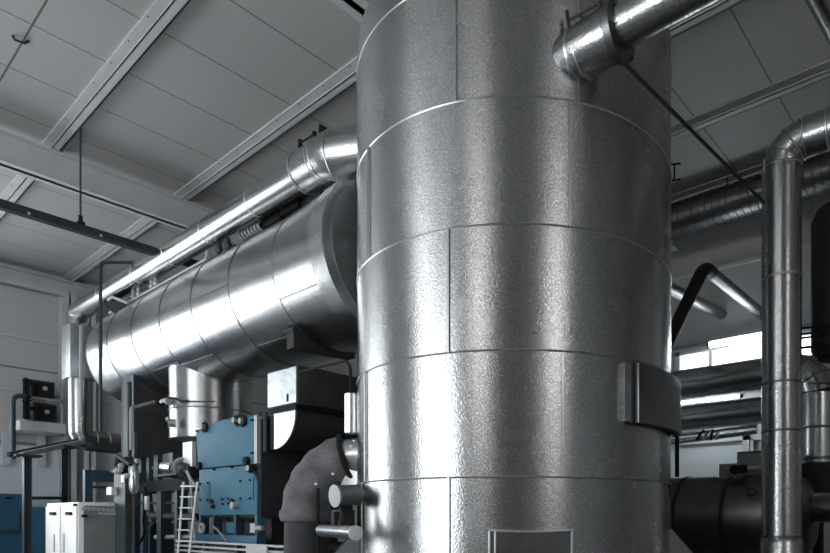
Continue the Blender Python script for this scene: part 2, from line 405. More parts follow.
# sloped support legs round the base
for ph, m in ((-74, DUCT), (72, GREY), (150, GREY), (-150, GREY)):
    a = math.radians(ph); r = (n0 * math.cos(a) + LAT * math.sin(a)); t = UP.cross(r)
    z = 1.50
    poly = [(TR - .05, 0), (TR + .95, 0), (TR + .75, .62), (TR - .02, z), (TR - .05, z)]
    obj('support_leg', MB().prism([V((TC.x, TC.y, h)) + r * q - t * .16 for q, h in poly], t * .32), m, tank)

# ------------------------------------------------------------------ pipe leaving the tank at the top, towards the viewer
ox, oz = 4.33, 1.6 + 4.33 * math.tan(math.radians(41.25))
ov = thing('overhead_pipe', 'shiny insulated pipe leaving the tank top and running up to the right', 'pipe', (ox, 2.0, oz))
yf_ = pt(616, 32, x=ox).y
obj('sleeve', MB().tube([(ox + .05, 3.1, oz - .0), (ox + .03, 2.86, oz), (ox, 2.70, oz), (ox, yf_, oz)], .198, 40), CLADV, ov)
for yy in (2.70, 2.77): obj('seam_ring', MB().ring((ox + .01, yy, oz), (0, 1, 0), .198, .008, .03), BEAD, ov)
obj('tank_collar', MB().torus((ox + .05, 2.80, oz), (-.12, 1, 0), .215, .016), DUCT, ov)
obj('flange', MB().lathe([(.16, -.03), (.222, -.03), (.222, .03), (.16, .03)], (ox, yf_ - .02, oz), (0, 1, 0), 48), DKMET, ov)
obj('pipe_run', MB().cyl((ox, yf_, oz + .03), (ox, YB + .02, oz + .03), .16, seg=40), CLADV, ov)
bt = MB()
for k in range(6):
    t = k * math.pi / 3 + .3; bt.cyl((ox + .205 * math.cos(t), yf_ + .02, oz + .205 * math.sin(t)), (ox + .205 * math.cos(t), yf_ - .07, oz + .205 * math.sin(t)), .012, seg=6)
obj('flange_bolts', bt, CHAR, ov)
cl = MB(); a = pt(569, 20, x=ox - .13); b = pt(600, 3, x=ox - .13)
cl.tube([a, b], .010, 8); cl.tube([a + V((0, .02, .08)), a - V((0, 0, .07))], .016, 8); m_ = a.lerp(b, .3); cl.tube([m_, m_ + V((0.05, -.12, -.09))], .012, 8); cl.sphere(b, .022); cl.tube([b, b - UP * .09], .012, 8)
obj('clamp_lever', cl, CHAR, ov)
obj('drain_tail', MB().cyl((ox + .03, 2.78, oz - .19), (ox + .03, 2.79, 5.02), .012, seg=8), BEAD, ov)
# diagonal stay
p0 = pt(628, 62, d=5.2); p0 = V((ox + .10, yf_ - .02, oz - .19)); p1 = pt(764, 203, d=6.62)
st = MB().cyl(p0, p1, .017, seg=10)
tag(obj('stay_rod', st, CHAR), 'thin dark diagonal rod from the overhead pipe flange down to the standing pipe', 'rod')

# ------------------------------------------------------------------ standing pipe with elbow, right
base = pt(781.5, 516, d=6.7); R = .2
sx, sy = base.x, base.y
rr = .25; zt = pt(830, 129, x=sx).z - rr + .12
sp = thing('standing_pipe', 'tall bright insulated pipe standing at right with an elbow at its top', 'pipe', (sx, sy, 0))
obj('riser', MB().cyl((sx, sy, 0), (sx, sy, zt - .18), R, seg=48), CLAD, sp)
zh = zt + .17
el = [(sx, sy, zt - .18), (sx, sy, zt - .12)]
cz = zt - .12
for k in range(0, 4):
    t = math.pi / 2 * (k + .5) / 4 if False else math.pi / 2 * k / 3
    el.append((sx, sy - rr + rr * math.cos(t), cz + rr * math.sin(t)))
ebm = MB().tube(el, R, 48, cap=False)
obj('elbow', ebm, CLADV, sp, angle=12)
for k in range(4):
    t = math.pi / 2 * k / 3
    obj('elbow_seam', MB().torus((sx, sy - rr + rr * math.cos(t), cz + rr * math.sin(t)), (0, -math.sin(t), math.cos(t)), R, .009, 64), BEAD, sp)
obj('horizontal_run', MB().cyl((sx, sy - rr, cz + rr), (sx, YB + .02, cz + rr), R, seg=48), CLADV, sp)
obj('seam_ring', MB().ring((sx, sy - rr - .22, cz + rr), (0, 1, 0), R, .009, .03), BEAD, sp)
for py in (272, 380, 429, 537): obj('seam_ring', MB().ring((sx, sy, pt(781, py, d=6.5).z), UP, R, .007, .028), DKMET if py != 272 else BEAD, sp)
obj('base_collar', MB().lathe([(R, .0), (R + .03, .0), (R + .02, 1.32), (R, 1.36)], (sx, sy, 0), UP, 48, cap=False), CLADV, sp)
hk = MB(); q = pt(764, 160, d=6.55)
hk.tube([q + V((0, 0, -.14)), q, q + V((.10, .0, .05))], .010, 8); obj('strap_end', hk, ALU, sp)
# top right fragment of another overhead pipe
a, b = pt(826, 0, d=5.4), pt(852, 50, d=5.98)
dv = (b - a).normalized()
od = tag(obj('overhead_duct', MB().cyl(a - dv * 3, b + dv * 4.4, .13, seg=32), CLADV), 'piece of shiny pipe cutting the upper right corner', 'pipe')
for t_ in (-2.2, 3.6):
    q = b + dv * t_; obj('hanger', MB().cyl(q, V((q.x, q.y, ZC)), .012, seg=8), CHAR, od)

# ------------------------------------------------------------------ ribbed ventilation duct under the ceiling, right
mb = MB(); prof = []; yy = -6.9
while yy < 9: prof += [(.297, yy), (.297, yy + .085), (.311, yy + .095), (.311, yy + .115)]; yy += .125
mb.lathe(prof, (11.0, 0, 7.12), (0, 1, 0), 36)
vd = tag(obj('ventilation_duct', mb, DKMET), 'ribbed dark round duct under the ceiling along the right wall', 'duct')
hg = MB()
for yy in (6, 3.9, 1, -2): hg.cyl((11, yy, 7.42), (11, yy, ZC), .015, seg=8)
obj('hanger', hg, CHAR, vd)

# dark silencer at the right edge
q = pt(852, 300, d=7.2); Rs = .43
zt_, zb_ = pt(812, 205, d=7.2).z, pt(812, 352, d=7.2).z
sl = thing('silencer', 'dark upright drum at the right edge behind the standing pipe', 'silencer', (q.x, q.y, zb_))
obj('shell', MB().lathe([(.1, zb_ - .1), (Rs - .06, zb_ - .05), (Rs, zb_ + .05), (Rs, zt_ - .15), (Rs - .05, zt_ - .04), (Rs - .14, zt_), (.05, zt_ + .01)], (q.x, q.y, 0), UP, 48), CHAR, sl)
obj('leg', MB().cyl((q.x, q.y, 0), (q.x, q.y, zb_), .09), CHAR, sl)
# cables crossing between standing pipe and silencer
for k, (py0, py1, r) in enumerate([(328.5, 324.5, .014), (334.5, 330.5, .013), (338.5, 333.5, .013), (348, 344.5, .016)]):
    a, b = pt(799, py0, d=7.2), pt(836, py1, d=6.9)
    tag(obj('conduit', MB().cyl(a - (b - a) * .3, b + (b - a) * .3, r, seg=8), BLACK), ['topmost', 'second', 'third', 'lowest'][k] + ' of four thin dark conduits between the standing pipe and dark drum', 'conduit', 'thin conduits at the right edge')

# ------------------------------------------------------------------ horizontal ducts at right
DX = 10.5; za = 3.91
yv = pt(818, 420, x=DX).y
da = thing('exhaust_duct', 'wide insulated duct along the right wall that bends down beside the standing pipe', 'duct', (DX, yv, 0))
obj('duct_run', MB().cyl((DX, 9, za), (DX, yv + .42, za), .275, seg=40), DUCT, da)
eb = [(DX, yv + .42, za)]
for k in range(1, 4):
    t = math.pi / 2 * k / 3; eb.append((DX, yv + .42 - .42 * math.sin(t), za - .42 + .42 * math.cos(t)))
obj('elbow', MB().tube(eb, .275, 40, cap=False), DUCT, da, angle=12)
for k in range(4):
    t = math.pi / 2 * k / 3
    obj('elbow_seam', MB().torus((DX, yv + .42 - .42 * math.sin(t), za - .42 + .42 * math.cos(t)), (0, math.cos(t), math.sin(t)), .275, .012, 64), DKMET, da)
obj('down_run', MB().cyl((DX, yv, za - .42), (DX, yv, 2.40), .272, seg=40), DUCT, da)
for py in (384, 427, 458): obj('seam_ring', MB().ring((DX, yv, pt(815, py, x=DX - .2).z), UP, .272, .010, .04), DKMET, da)
bo = MB(); zz = 2.42; prof = [(.272, zz), (.30, zz - .03), (.30, zz - .1), (.285, zz - .16), (.31, zz - .24), (.285, zz - .34), (.305, zz - .42), (.24, zz - .56), (.10, zz - .64)]
bo.lathe(prof, (DX, yv, 0), UP, 40); obj('rubber_boot', bo, CHAR, da)
obj('foot', MB().cyl((DX, yv, 0), (DX, yv, 1.85), .08), CHAR, da)
db = thing('supply_duct', 'second horizontal round duct, under the wide exhaust duct on the right', 'duct', (DX, 5, 3.1))
zb2 = 3.33
obj('duct_run', MB().cyl((DX, 9, zb2), (DX, 3.1, zb2), .225, seg=36), DUCT, db)
for px in (741, 747, 751): obj('seam_ring', MB().ring((DX, pt(px, 400, x=DX - .1).y, zb2), (0, 1, 0), .205, .014, .05), CHAR, db)
sh = MB()
for yy in (8.2, 6.2): sh.cyl((DX, yy, zb2), (XR, yy, zb2), .03, seg=8)
obj('wall_hanger', sh, CHAR, db)
sh = MB()
for yy in (8.4, 6.4, 3.6): sh.cyl((DX, yy, za + .2), (XR, yy, za + .2), .03, seg=8)
obj('wall_hanger', sh, CHAR, da)
# small bright pipes below
for k, (a, b, r, m, lab) in enumerate([
        ((660, 432), (757, 418), .032, ALU, 'thin bright pipe directly under the second right-hand duct'),
        ((668, 436), (757, 425), .045, DUCT, 'slim silver pipe below the thin bright pipe, above the pale door'),
        ((668, 442.5), (757, 431), .055, DUCT, 'thicker silver pipe just over the pale sectional door')]):
    p0, p1 = pt(*a, x=10.9), pt(*b, x=10.9); dv = p1 - p0
    o = tag(obj('small_pipe', MB().cyl(p0 - dv * 1.2, V((p1.x, p1.y, p1.z)) , r, seg=16), m), lab, 'pipe', 'small pipes over the pale door')
for k, px in enumerate((697, 703, 711, 716)):
    a, b = pt(px, 440, x=10.8), pt(px + (7 if k < 2 else 2), 430, x=10.8)
    tag(obj('pipe_clip', MB().tube([a, (a + b) / 2 + V((-.03, 0, 0)), b], .022, 8), BEAD if k % 2 else BLACK), ['leftmost slanted clip on the silver pipes over the pale door', 'second slanted clip on the silver pipes over the pale door', 'third, upright clip on the silver pipes over the pale door', 'rightmost upright clip on the silver pipes over the pale door'][k], 'clip', 'clips on the small pipes')
p0, p1 = pt(677, 431, x=9.9), pt(677, 474, x=9.9)
tag(obj('drop_rod', MB().cyl(p0 + UP * .15, V((p1.x, p1.y, p1.z)) - UP * .05, .035, seg=12), BLACK), 'black vertical rod beside the tank edge in front of the pale door', 'rod')

# bright tubes slanting by the wall
q = pt(763, 313, x=XR)
t2 = thing('vent_tube', 'bent vent tube, bright underside, running from a dark bend into the right wall', 'pipe', (q.x, q.y, q.z))
tz = 5.35; ty = q.y; bx_ = 9.22
obj('straight_run', MB().cyl((bx_ + .1, ty, tz), (XR, ty, tz), .095, seg=24), DKMET, t2)
dn = pt(668, 342, d=9.7)
obj('bent_arm', MB().tube(fillet([(bx_ + .2, ty, tz), (bx_ - .08, ty, tz), dn, dn + (dn - V((bx_, ty, tz))) * .6], .2, 6), .1, 24), CHAR, t2)
a, b = pt(736, 321, y=4.35), pt(672, 290, y=4.35)
t1 = thing('vent_tube', 'straight vent tube, bright underside, coming from behind the tank to a dark cap', 'pipe', a)
dv = (b - a).normalized()
obj('straight_run', MB().cyl(a, b + dv * 2.2, .10, seg=24), DKMET, t1)
obj('end_cap', MB().lathe([(.105, -.14), (.125, -.12), (.125, .06), (.11, .12), (.02, .13)], a, -dv, 24), CHAR, t1)
obj('drop_rod', MB().cyl(a + UP * -.08, a - UP * .6, .02, seg=8), GREY, t1)

# fluorescent fittings
def lamp(a, b, label, split=None):
    a, b = V(a), V(b)
    l = thing('tube_lamp', label, 'lamp', (a + b) / 2, 'tube lamps on the right wall')
    dv = (b - a).normalized()
    obj('housing', MB().obox((a + b) / 2 + V((.07, 0, .05)), dv * ((b - a).length / 2 + .06), V((.05, 0, 0)), V((0, 0, .03))), LGREY, l)
    if split:
        m1 = a.lerp(b, split); obj('tube', MB().cyl(a, m1 - dv * .02, .042, seg=16), TUBE, l); obj('tube', MB().cyl(m1 + dv * .02, b, .042, seg=16), TUBE, l)
    else: obj('tube', MB().cyl(a, b, .055, seg=16), TUBE, l)
    e = MB(); e.cyl(a - dv * .05, a, .05, seg=12); e.cyl(b, b + dv * .05, .05, seg=12); obj('end_cap', e, CHAR, l)
    w = MB(); mid = (a + b) / 2
    for p in (a.lerp(b, .15), a.lerp(b, .85)): w.cyl(p + V((.1, 0, .05)), V((XR, p.y, p.z + .05)), .012, seg=6)
    obj('bracket', w, CHAR, l)
la, lb = pt(710, 345, x=11.5), pt(768, 337, x=11.5); lb.z = la.z
lamp(la, lb, 'lit tube lamp just above the clerestory window')
la, lb = pt(681, 402.5, x=11.4), pt(740, 394.5, x=11.4); lb.z = la.z = (la.z + lb.z) / 2
lamp(la, lb, 'lit tube lamp showing between the two large ducts on the right', .72)

# large dark horizontal drum low right, with control boxes
bxx = 9.6; bR = .66; bz = pt(720, 477, x=bxx - .1).z - bR + .02
bd = thing('horizontal_drum', 'large dark horizontal drum low at right behind the standing pipe', 'drum', (bxx, 3.6, 0))
y0_, y1_ = 2.35, 5.9
obj('shell', MB().lathe([(.2, y0_ - .22), (bR * .6, y0_ - .17), (bR * .9, y0_ - .06), (bR, y0_ + .06), (bR, y1_), (.1, y1_ + .1)], (bxx, 0, bz), (0, 1, 0), 56), DKMET, bd)
for yy in (pt(674, 500, x=bxx - .6).y, pt(722, 500, x=bxx - .6).y): obj('hoop', MB().ring((bxx, yy, bz), (0, 1, 0), bR, .015, .07), CHAR, bd)
for yy in (2.9, 5.2): obj('saddle', MB().box((bxx - .5, yy - .1, 0), (bxx + .5, yy + .1, bz - .35)), CHAR, bd)
obj('outlet', MB().cyl((bxx, y0_ - .1, 1.72), (bxx, -3, 1.72), .21, seg=32), DKMET, bd)
lg = MB(); lg.box((bxx - .25, 1.3, 0), (bxx + .25, 1.7, 1.5)); obj('outlet_pedestal', lg, GREY, bd)
cx_ = 9.3
def cb(px0, px1, py0, py1, x, name, label, dep=.3):
    a, b = pt(px0, py0, x=x), pt(px1, py1, x=x)
    t = thing(name, label, 'control box', (x + dep / 2, (a.y + b.y) / 2, min(a.z, b.z)))
    obj('case', MB().box((x, b.y, b.z), (x + dep, a.y, a.z)), GREY if name == 'junction_box' else CHAR, t, bevel=.008)
    obj('lid', MB().box((x - .015, b.y + .02, b.z + .03), (x, a.y - .02, a.z - .03)), GREY, t)
    return t
cb(719, 741, 464, 479, cx_, 'junction_box', 'lower left grey box on top of the dark drum')
cb(737, 776, 452, 478, cx_ + .35, 'control_box', 'taller grey box on top of the dark drum, right against the standing pipe')
q = pt(741, 469, x=cx_ - .12)
vl = thing('actuator', 'small dark valve with a bright barrel on the boxes atop the drum', 'valve', q)
obj('body', MB().cyl(q + V((0, .08, 0)), q - V((0, .08, 0)), .06).sphere(q + V((0, .1, 0)), .07), BLACK, vl)
q2 = pt(757, 468, x=cx_ - .12)
obj('barrel', MB().cyl(q - V((0, .1, 0)), q2 - V((0, .1, 0)), .035), ALU, vl)
obj('stem', MB().cyl(q, q + V((.25, 0, 0)), .03), BLACK, vl)
def cable(pxs, x, r, label):
    pts = [pt(a, b, x=x) for a, b in pxs]
    tag(obj('cable', MB().tube(fillet(pts, .12, 4), r, 8), RUBBER), label, 'cable', 'cables on the dark drum')
cable([(733, 477), (727, 480), (723, 492), (722, 501)], bxx - bR - .02, .013, 'dark cable hanging down the drum from the lower left box')
lp = [(737, 477), (743, 485), (750, 488), (756, 489), (757, 493), (752, 496), (747, 494), (746, 490), (750, 488)]
cable(lp, bxx - bR - .01, .012, 'dark cable with a small loop beside the standing pipe')

# ------------------------------------------------------------------ long horizontal vessel, left
VX, VZ, VR = 5.09, 4.78, .951
Yv = lambda yy: V((VX, yy, VZ))
ves = thing('pressure_vessel', 'long horizontal silver clad vessel under the ceiling left of the big tank', 'vessel', (VX, 10, 2.6))
RY = [7.12, 8.23, 9.35, 10.45, 11.57, 12.68, 13.75]
for a, b in zip(RY, RY[1:]): obj('cladding_band', MB().lathe([(VR, a), (VR, b)], (VX, 0, VZ), (0, 1, 0), 128, cap=False), CLADV, ves)
for yy in RY[:-1]: obj('seam_bead', MB().torus(Yv(yy), (0, 1, 0), VR, .009, 128), DKMET, ves)
obj('far_head', MB().lathe([(VR, 13.75), (VR * .99, 13.82), (VR * .9, 13.98), (VR * .65, 14.12), (VR * .3, 14.2), (.0, 14.22)], (VX, 0, VZ), (0, 1, 0), 96, cap=False), CLADV, ves)
obj('end_cone', MB().lathe([(VR + .002, 7.12), (1.0, 6.22)], (VX, 0, VZ), (0, 1, 0), 128, cap=False), CLADV, ves)
obj('end_flange', MB().lathe([(1.0, 6.24), (1.015, 6.24), (1.015, 6.04), (1.03, 6.03), (1.03, 5.95), (.95, 5.95)], (VX, 0, VZ), (0, 1, 0), 128, cap=False), DUCT, ves, angle=25)
obj('end_neck', MB().lathe([(.96, 5.95), (.96, 5.86), (.0, 5.86)], (VX, 0, VZ), (0, 1, 0), 96, cap=False), CLADV, ves)
def vang(px, py):
    r = ray(px, py); c = (VX, VZ - EYE); d = (r.x, r.z)
    A = d[0] ** 2 + d[1] ** 2; B = -2 * (d[0] * c[0] + d[1] * c[1]); Cc = c[0] ** 2 + c[1] ** 2 - VR ** 2
    t = (-B - math.sqrt(max(0, B * B - 4 * A * Cc))) / (2 * A)
    return math.atan2(r.z * t - c[1], r.x * t - c[0])
def vstrip(ya, yb, ang, ra=VR, rb=VR, w=.012):
    mb = MB(); e = V((math.cos(ang), 0, math.sin(ang))); t = V((-math.sin(ang), 0, math.cos(ang)))
    a, b = V((VX, ya, VZ)) + e * ra, V((VX, yb, VZ)) + e * rb
    mb.prism([a - t * w - e * .004, a + t * w - e * .004, a + t * w + e * .006, a - t * w + e * .006], b - a)
    obj('lengthwise_seam', mb, DKMET, ves)
vstrip(9.35, 8.23, vang(213, 292)); vstrip(10.45, 9.35, vang(150, 322)); vstrip(10.45, 9.35, vang(197, 360.5)); vstrip(8.23, 7.12, vang(275, 341))
vstrip(11.57, 10.45, vang(140, 376)); vstrip(7.12, 6.22, vang(281, 299), VR, 1.0)
for yy, x0_, x1_ in ((12.3, pt(135, 420, y=12.16).x, 6.3),):
    zsd = pt(150, 457, y=12.16).z
    sad = MB().box((x0_, yy - .14, zsd), (x1_, yy + .5, 4.12)); obj('saddle', sad, CHAR, ves)
    obj('saddle_edge', MB().box((x0_ - .03, yy - .15, zsd), (x0_, yy + .32, 4.15)), SLATE, ves)
# bracket box under the near end
a = pt(290, 341, x=4.45)
zg0, zg1 = pt(290, 349, x=4.45).z, pt(290, 333, x=4.45).z
obj('lug', MB().prism([V((4.47, a.y - .1, zg0)), V((4.47, a.y - .1, zg1 + .04)), V((5.4, a.y - .1, zg1 + .04)), V((5.4, a.y - .1, zg0 + .05))], V((0, .16, 0))), CHAR, ves)
obj('lug_cap', MB().box((4.44, a.y - .10, zg0), (4.47, a.y + .06, zg1)).cyl((4.46, a.y + .12, zg1 + .03), (4.46, a.y - .1, zg1 + .03), .035, seg=10), CHAR, ves)
# large vertical nozzle below
NZ = V((VX, pt(211, 400, x=VX).y, 0)); NR = .655
zn0 = pt(185, 437.5, x=4.6).z
nz = tag(obj('nozzle', MB().lathe([(NR, zn0), (NR, 4.4)], NZ, UP, 72), CLAD, ves), 'wide vertical stub pipe under the vessel')
obj('seam_ring', MB().ring(NZ + UP * (zn0 + .48), UP, NR, .008, .025), DKMET, nz)
# end studs, near flange
sd = MB()
for px, py in ((316, 222), (331, 215)):
    q = pt(px, py + 6, x=4.3); sd.box((q.x - .02, q.y - .03, q.z - .02), (q.x + .02, q.y + .03, q.z + .10))
obj('flange_clips', sd, BLACK, ves)

# long steam pipe above it
PX, PZ, PR = 4.45, 5.91, .187
stp = thing('steam_pipe', 'long shiny pipe running above the horizontal vessel up to the big tank', 'pipe', (PX, 10, PZ))
yend = pt(73, 312, x=PX - .1).y
obj('pipe_run', MB().cyl((PX, yend, PZ), (PX, 6.95, PZ), PR, seg=40), CLADV, stp)
obj('end_bend', MB().tube(fillet([(PX, yend - .05, PZ), (PX, yend + .1, PZ), (PX, yend + .1, PZ - .33)], .14, 5), PR, 32), CLADV, stp)
for px, py in ((100, 293), (135, 281), (166.7, 255), (203.6, 231), (250, 204)):
    obj('coupling', MB().ring((PX, pt(px, py, x=PX - .1).y, PZ), (0, 1, 0), PR, .006, .03), BEAD, stp)
ys = pt(297, 172, x=PX - .12).y
sl_p = fillet([(PX, ys, PZ), (PX, 6.35, PZ), (4.95, 5.25, PZ)], .38, 3)
obj('sleeve', MB().tube(sl_p, [.25 + .05 * i / (len(sl_p) - 1) for i in range(len(sl_p))], 40), CLADV, stp, angle=12)
for i_ in (1, 4):
    obj('elbow_seam', MB().torus(sl_p[i_], sl_p[i_ + 1] - sl_p[i_ - 1], .25 + .05 * i_ / (len(sl_p) - 1), .008, 48), BEAD, stp)
for yy in (ys, ys - .36): obj('seam_ring', MB().ring((PX, yy, PZ), (0, 1, 0), .253, .009, .03), BEAD, stp)
q = V((PX, 6.05, PZ)) 
hg = MB()
a = pt(293, 147, x=PX - .05)
hg.box((PX - .16, ys - .12, PZ + .16), (PX - .12, ys - .08, PZ + .31)); hg.box((PX - .16, ys - .42, PZ + .16), (PX - .12, ys - .38, PZ + .29)); hg.tube([(PX - .14, ys - .1, PZ + .27), (PX - .14, ys - .4, PZ + .26)], .012, 8)
obj('clamp', hg, BLACK, stp)
fl = MB(); a = pt(319, 123, x=PX); b = pt(329, 129, x=PX + .1); c2 = pt(329, 137, x=PX + .1); d2 = pt(318, 140, x=PX)
fl.prism([a, b, c2, d2], V((.25, 0, .0))); obj('gusset_plate', fl, BLACK, stp)
obj('rest_plate', MB().prism([pt(295, 196, x=4.7), pt(322, 190, x=4.7), pt(318, 197, x=4.7), pt(301, 206, x=4.7)], V((.3, 0, 0))), CHAR, stp)
# black triangular saddle between pipe and vessel
tri = MB().prism([pt(101, 303, x=4.35), pt(113, 300, x=4.35), pt(136, 306, x=4.35), pt(123, 320.5, x=4.35)], V((.30, 0, 0)))
obj('saddle_plate', tri, BLACK, stp)
obj('saddle_clip', MB().tube([pt(108, 300, x=4.3), pt(112, 297, x=4.3), pt(128, 303, x=4.3)], .025, 8), LGREY, stp)
# small impulse line on the vessel's crown
il = thing('impulse_line', 'thin pipe with small valves lying along the crown of the horizontal vessel', 'pipe', (4.5, 10, 5.55))
lx = 4.46
a, b = pt(141, 296, x=lx), pt(206, 258.5, x=lx)
za_ = (a.z + b.z) / 2
obj('line', MB().tube([(lx, a.y + 1.5, za_), (lx, b.y, za_), (lx, b.y - .05, za_ + .12)], .022, 10), LGREY, il)
for px, py in ((152, 286), (156, 283), (134, 296), (139, 294), (219, 250), (228, 246)):
    q = pt(px, py, x=lx + .05); v_ = MB().cyl(q - UP * .10, q + UP * .07, .03, seg=10).sphere(q + UP * .08, .045, 8); v_.cyl(q - V((0, .06, 0)), q + V((0, .06, 0)), .035, seg=10)
    obj('valve', v_, LGREY if px < 200 else CHAR, il)
fx = MB(); p0, p1 = pt(243, 235, x=4.66), pt(262, 226, x=4.66)
n = 7
for k in range(n): q = p0.lerp(p1, k / (n - 1)); fx.torus(q, p1 - p0, .06, .022, 16)
obj('coil', fx, LGREY, il)
for px, py, w in ((274, 219, .22), (292, 206, .22), (262, 226, .12)):
    q = pt(px, py, x=4.7); obj('fitting', MB().box((q.x - .05, q.y - w, q.z - .08), (q.x + .08, q.y + w, q.z + .07)), BLACK, il, bevel=.01)
q0 = V((lx, b.y, za_))
obj('line', MB().tube([(lx + .15, b.y, za_ + .05), (4.62, 6.9, za_ + .06)], .03, 10), CHAR, il)

# suspended square conduit with its hanger rod
a, b = pt(0, 207, y=10.95), pt(157, 250, y=10.95); zc = (a.z + b.z) / 2
ct = thing('cable_channel', 'dark square channel hung level below the roof at the upper left', 'channel', (3.3, 10.95, zc))
obj('channel', MB().box((XL, 10.9, zc - .06), (5.6, 11.02, zc + .06)), CHAR, ct)
hx = pt(80.5, 225, y=10.95).x
obj('hanger_rod', MB().cyl((hx, 10.95, zc), (hx, 10.95, ZC), .014, seg=8), SLATE, ct)
obj('hanger_bolt', MB().box((hx - .045, 10.89, zc + .05), (hx + .045, 11.03, zc + .10)).cyl((hx, 10.95, zc + .1), (hx, 10.95, zc + .2), .03, seg=6), BLACK, ct)
for px in (29, 101): 
    q = pt(px, 230, y=10.89); obj('screw', MB().cyl((q.x, 10.905, zc - .03), (q.x, 10.88, zc - .03), .02, seg=6), LGREY, ct)
# ceiling hook at upper left
q = pt(19, 40, z=ZC - .03)
tag(obj('ceiling_cleat', MB().tube([q + V((-.06, .02, .03)), q + V((-.04, .02, -.01)), q + V((.05, -.02, -.02)), q + V((.09, -.03, .03))], .016, 8), CHAR), 'small dark cleat on the ceiling near the upper left corner', 'cleat')

# boxed pipe end at far left, down pipe and elbow
xb0 = pt(70, 350, y=14.9).x
bxp = thing('pipe_casing', 'square silver casing at the far left end of the long steam pipe', 'casing', (4.4, 15.2, 3))
BX = 4.24; c = pt(70, 377, x=BX)
yy0 = c.y; zt2, zb3 = pt(70, 322, x=BX).z, pt(70, 376, x=BX).z
yy1 = pt(61.5, 350, x=BX).y
xx1 = pt(98, 350, y=yy0).x
obj('casing', MB().box((BX, yy0, zb3), (xx1, yy1, zt2)), PLATE, bxp, bevel=.01)
px_c = pt(80.5, 400, y=yy0 + .3)
obj('down_pipe', MB().cyl((px_c.x, yy0 + .3, zb3), (px_c.x, yy0 + .3, pt(79, 424, y=yy0 + .3).z), .225, seg=36), CLADV, bxp)
ze = pt(79, 424, y=yy0 + .3).z
pe = [(px_c.x, yy0 + .3, ze + .05), (px_c.x, yy0 + .3, ze - .32), (px_c.x + 2.2, yy0 + .3, ze - .42)]
obj('elbow', MB().tube(fillet([(px_c.x, yy0 + .3, ze), (px_c.x, yy0 + .3, ze - .34), (px_c.x + .7, yy0 + .3, ze - .36)], .3, 2), .225, 36), CLADV, bxp, angle=10)
obj('cross_run', MB().cyl((px_c.x + .35, yy0 + .3, ze - .345), (px_c.x + 2.4, yy0 + .3, ze - .40), .19, seg=36), DKMET, bxp)
for dx in (.26, .50): obj('elbow_seam', MB().torus((px_c.x + dx, yy0 + .3, ze - .34), (1, 0, -.02), .215, .012), BEAD, bxp)
obj('casing_clip', MB().box((xx1 - .05, yy0 - .03, zb3 + .03), (xx1 + .04, yy0, zb3 + .22)), BLACK, bxp)

# thin upright conduits in front of the vessel's far end
vx_ = pt(100.5, 430, x=3.9)
a = pt(100.5, 262.5, x=3.9); b = pt(100.5, 431, x=3.9)
tag(obj('bent_conduit', MB().tube(fillet([b, a, pt(134, 262.5, x=4.35)], .08, 5), .028, 10), SLATE), 'thin dark conduit rising past the vessel end and bent over to the long pipe', 'conduit')
a = pt(81, 326, x=3.95); b = pt(81, 415, x=3.95)
tag(obj('small_conduit', MB().tube(fillet([b + V((.02, 0, -.05)), b, a, pt(88, 324.5, x=4.2)], .08, 5), .030, 10), LGREY), 'thin pale conduit in front of the square pipe casing', 'conduit')

# ------------------------------------------------------------------ wall mounted fan boxes, left wall
yw = YF - .06
sh = thing('wall_shelf', 'pale bracket shelf on the left wall carrying two dark fan boxes', 'shelf', pt(40, 425, y=yw))
a, b = pt(31, 421, y=17.55), pt(63, 421, y=17.55)
sz = a.z
obj('shelf_board', MB().box((pt(20, 425, y=17.5).x, 17.5, sz - .22), (b.x + .05, yw, sz)), CREAM, sh)
for xx in (a.x - .3, b.x - .25): obj('bracket', MB().box((xx - .06, yw - .12, sz - 1.0), (xx + .1, yw, sz - .2)), CREAM, sh)
rk = MB()
for xx in (a.x - .08, b.x - .02): rk.box((xx - .025, 17.55, sz), (xx + .025, 17.6, sz + .98))
rk.box((a.x - .08, 17.55, sz + .52), (b.x, 17.6, sz + .57)); rk.box((a.x - .08, 17.55, sz + .48), (b.x, 17.6, sz + .50))
obj('rack_frame', rk, LGREY, sh)
for k, (p0, p1) in enumerate([((31, 379), (55, 396)), ((33, 402), (57, 419.5))]):
    a2, b2 = pt(*p0, y=17.62), pt(*p1, y=17.62)
    if k == 1: b2.z = sz
    if k == 0: b2.z = sz + .57
    t = thing('fan_box', ['upper dark fan box on the left wall rack', 'lower dark fan box standing on the wall shelf'][k], 'fan unit', (a2.lerp(b2, .5).x, 17.9, b2.z), 'dark fan boxes on the left wall')
    obj('case', MB().box((a2.x, 17.62, b2.z), (b2.x, 18.3, a2.z)), CHAR, t, bevel=.02)
    q = pt((p0[0] + p1[0]) / 2 + 2, (p0[1] + p1[1]) / 2 + 1, y=17.6)
    obj('grille', MB().box((a2.x + .06, 17.60, b2.z + .06), (b2.x - .06, 17.62, a2.z - .06)), BLACK, t)
    obj('badge', MB().lathe([(.05, 0), (.05, .02), (.0, .022)], V((q.x, 17.60, q.z)), (0, -1, 0), 12), LGREY, t)
vp = MB()
for px in (24.5, 28):
    vp.tube([pt(px, 380, y=17.4), pt(px, 417, y=17.4)], .035, 8)
for py in (380, 397, 401, 417): vp.sphere(pt(26, py, y=17.4), .06, 8); vp.tube([pt(22.5, py, y=17.4), pt(31, py, y=17.4)], .025, 8)
for py in (383, 408): vp.tube([pt(28, py, y=17.4), pt(34, py, y=17.4), pt(34, py, y=17.4) + V((0, .3, 0))], .03, 8)
tag(obj('pipe_manifold', vp, BLACK), 'dark valve piping left of the wall fan boxes', 'piping')
pp = fillet([pt(26, 396, y=17.0), pt(13, 396, y=17.0), pt(13, 459, y=17.0), ], .14, 5)
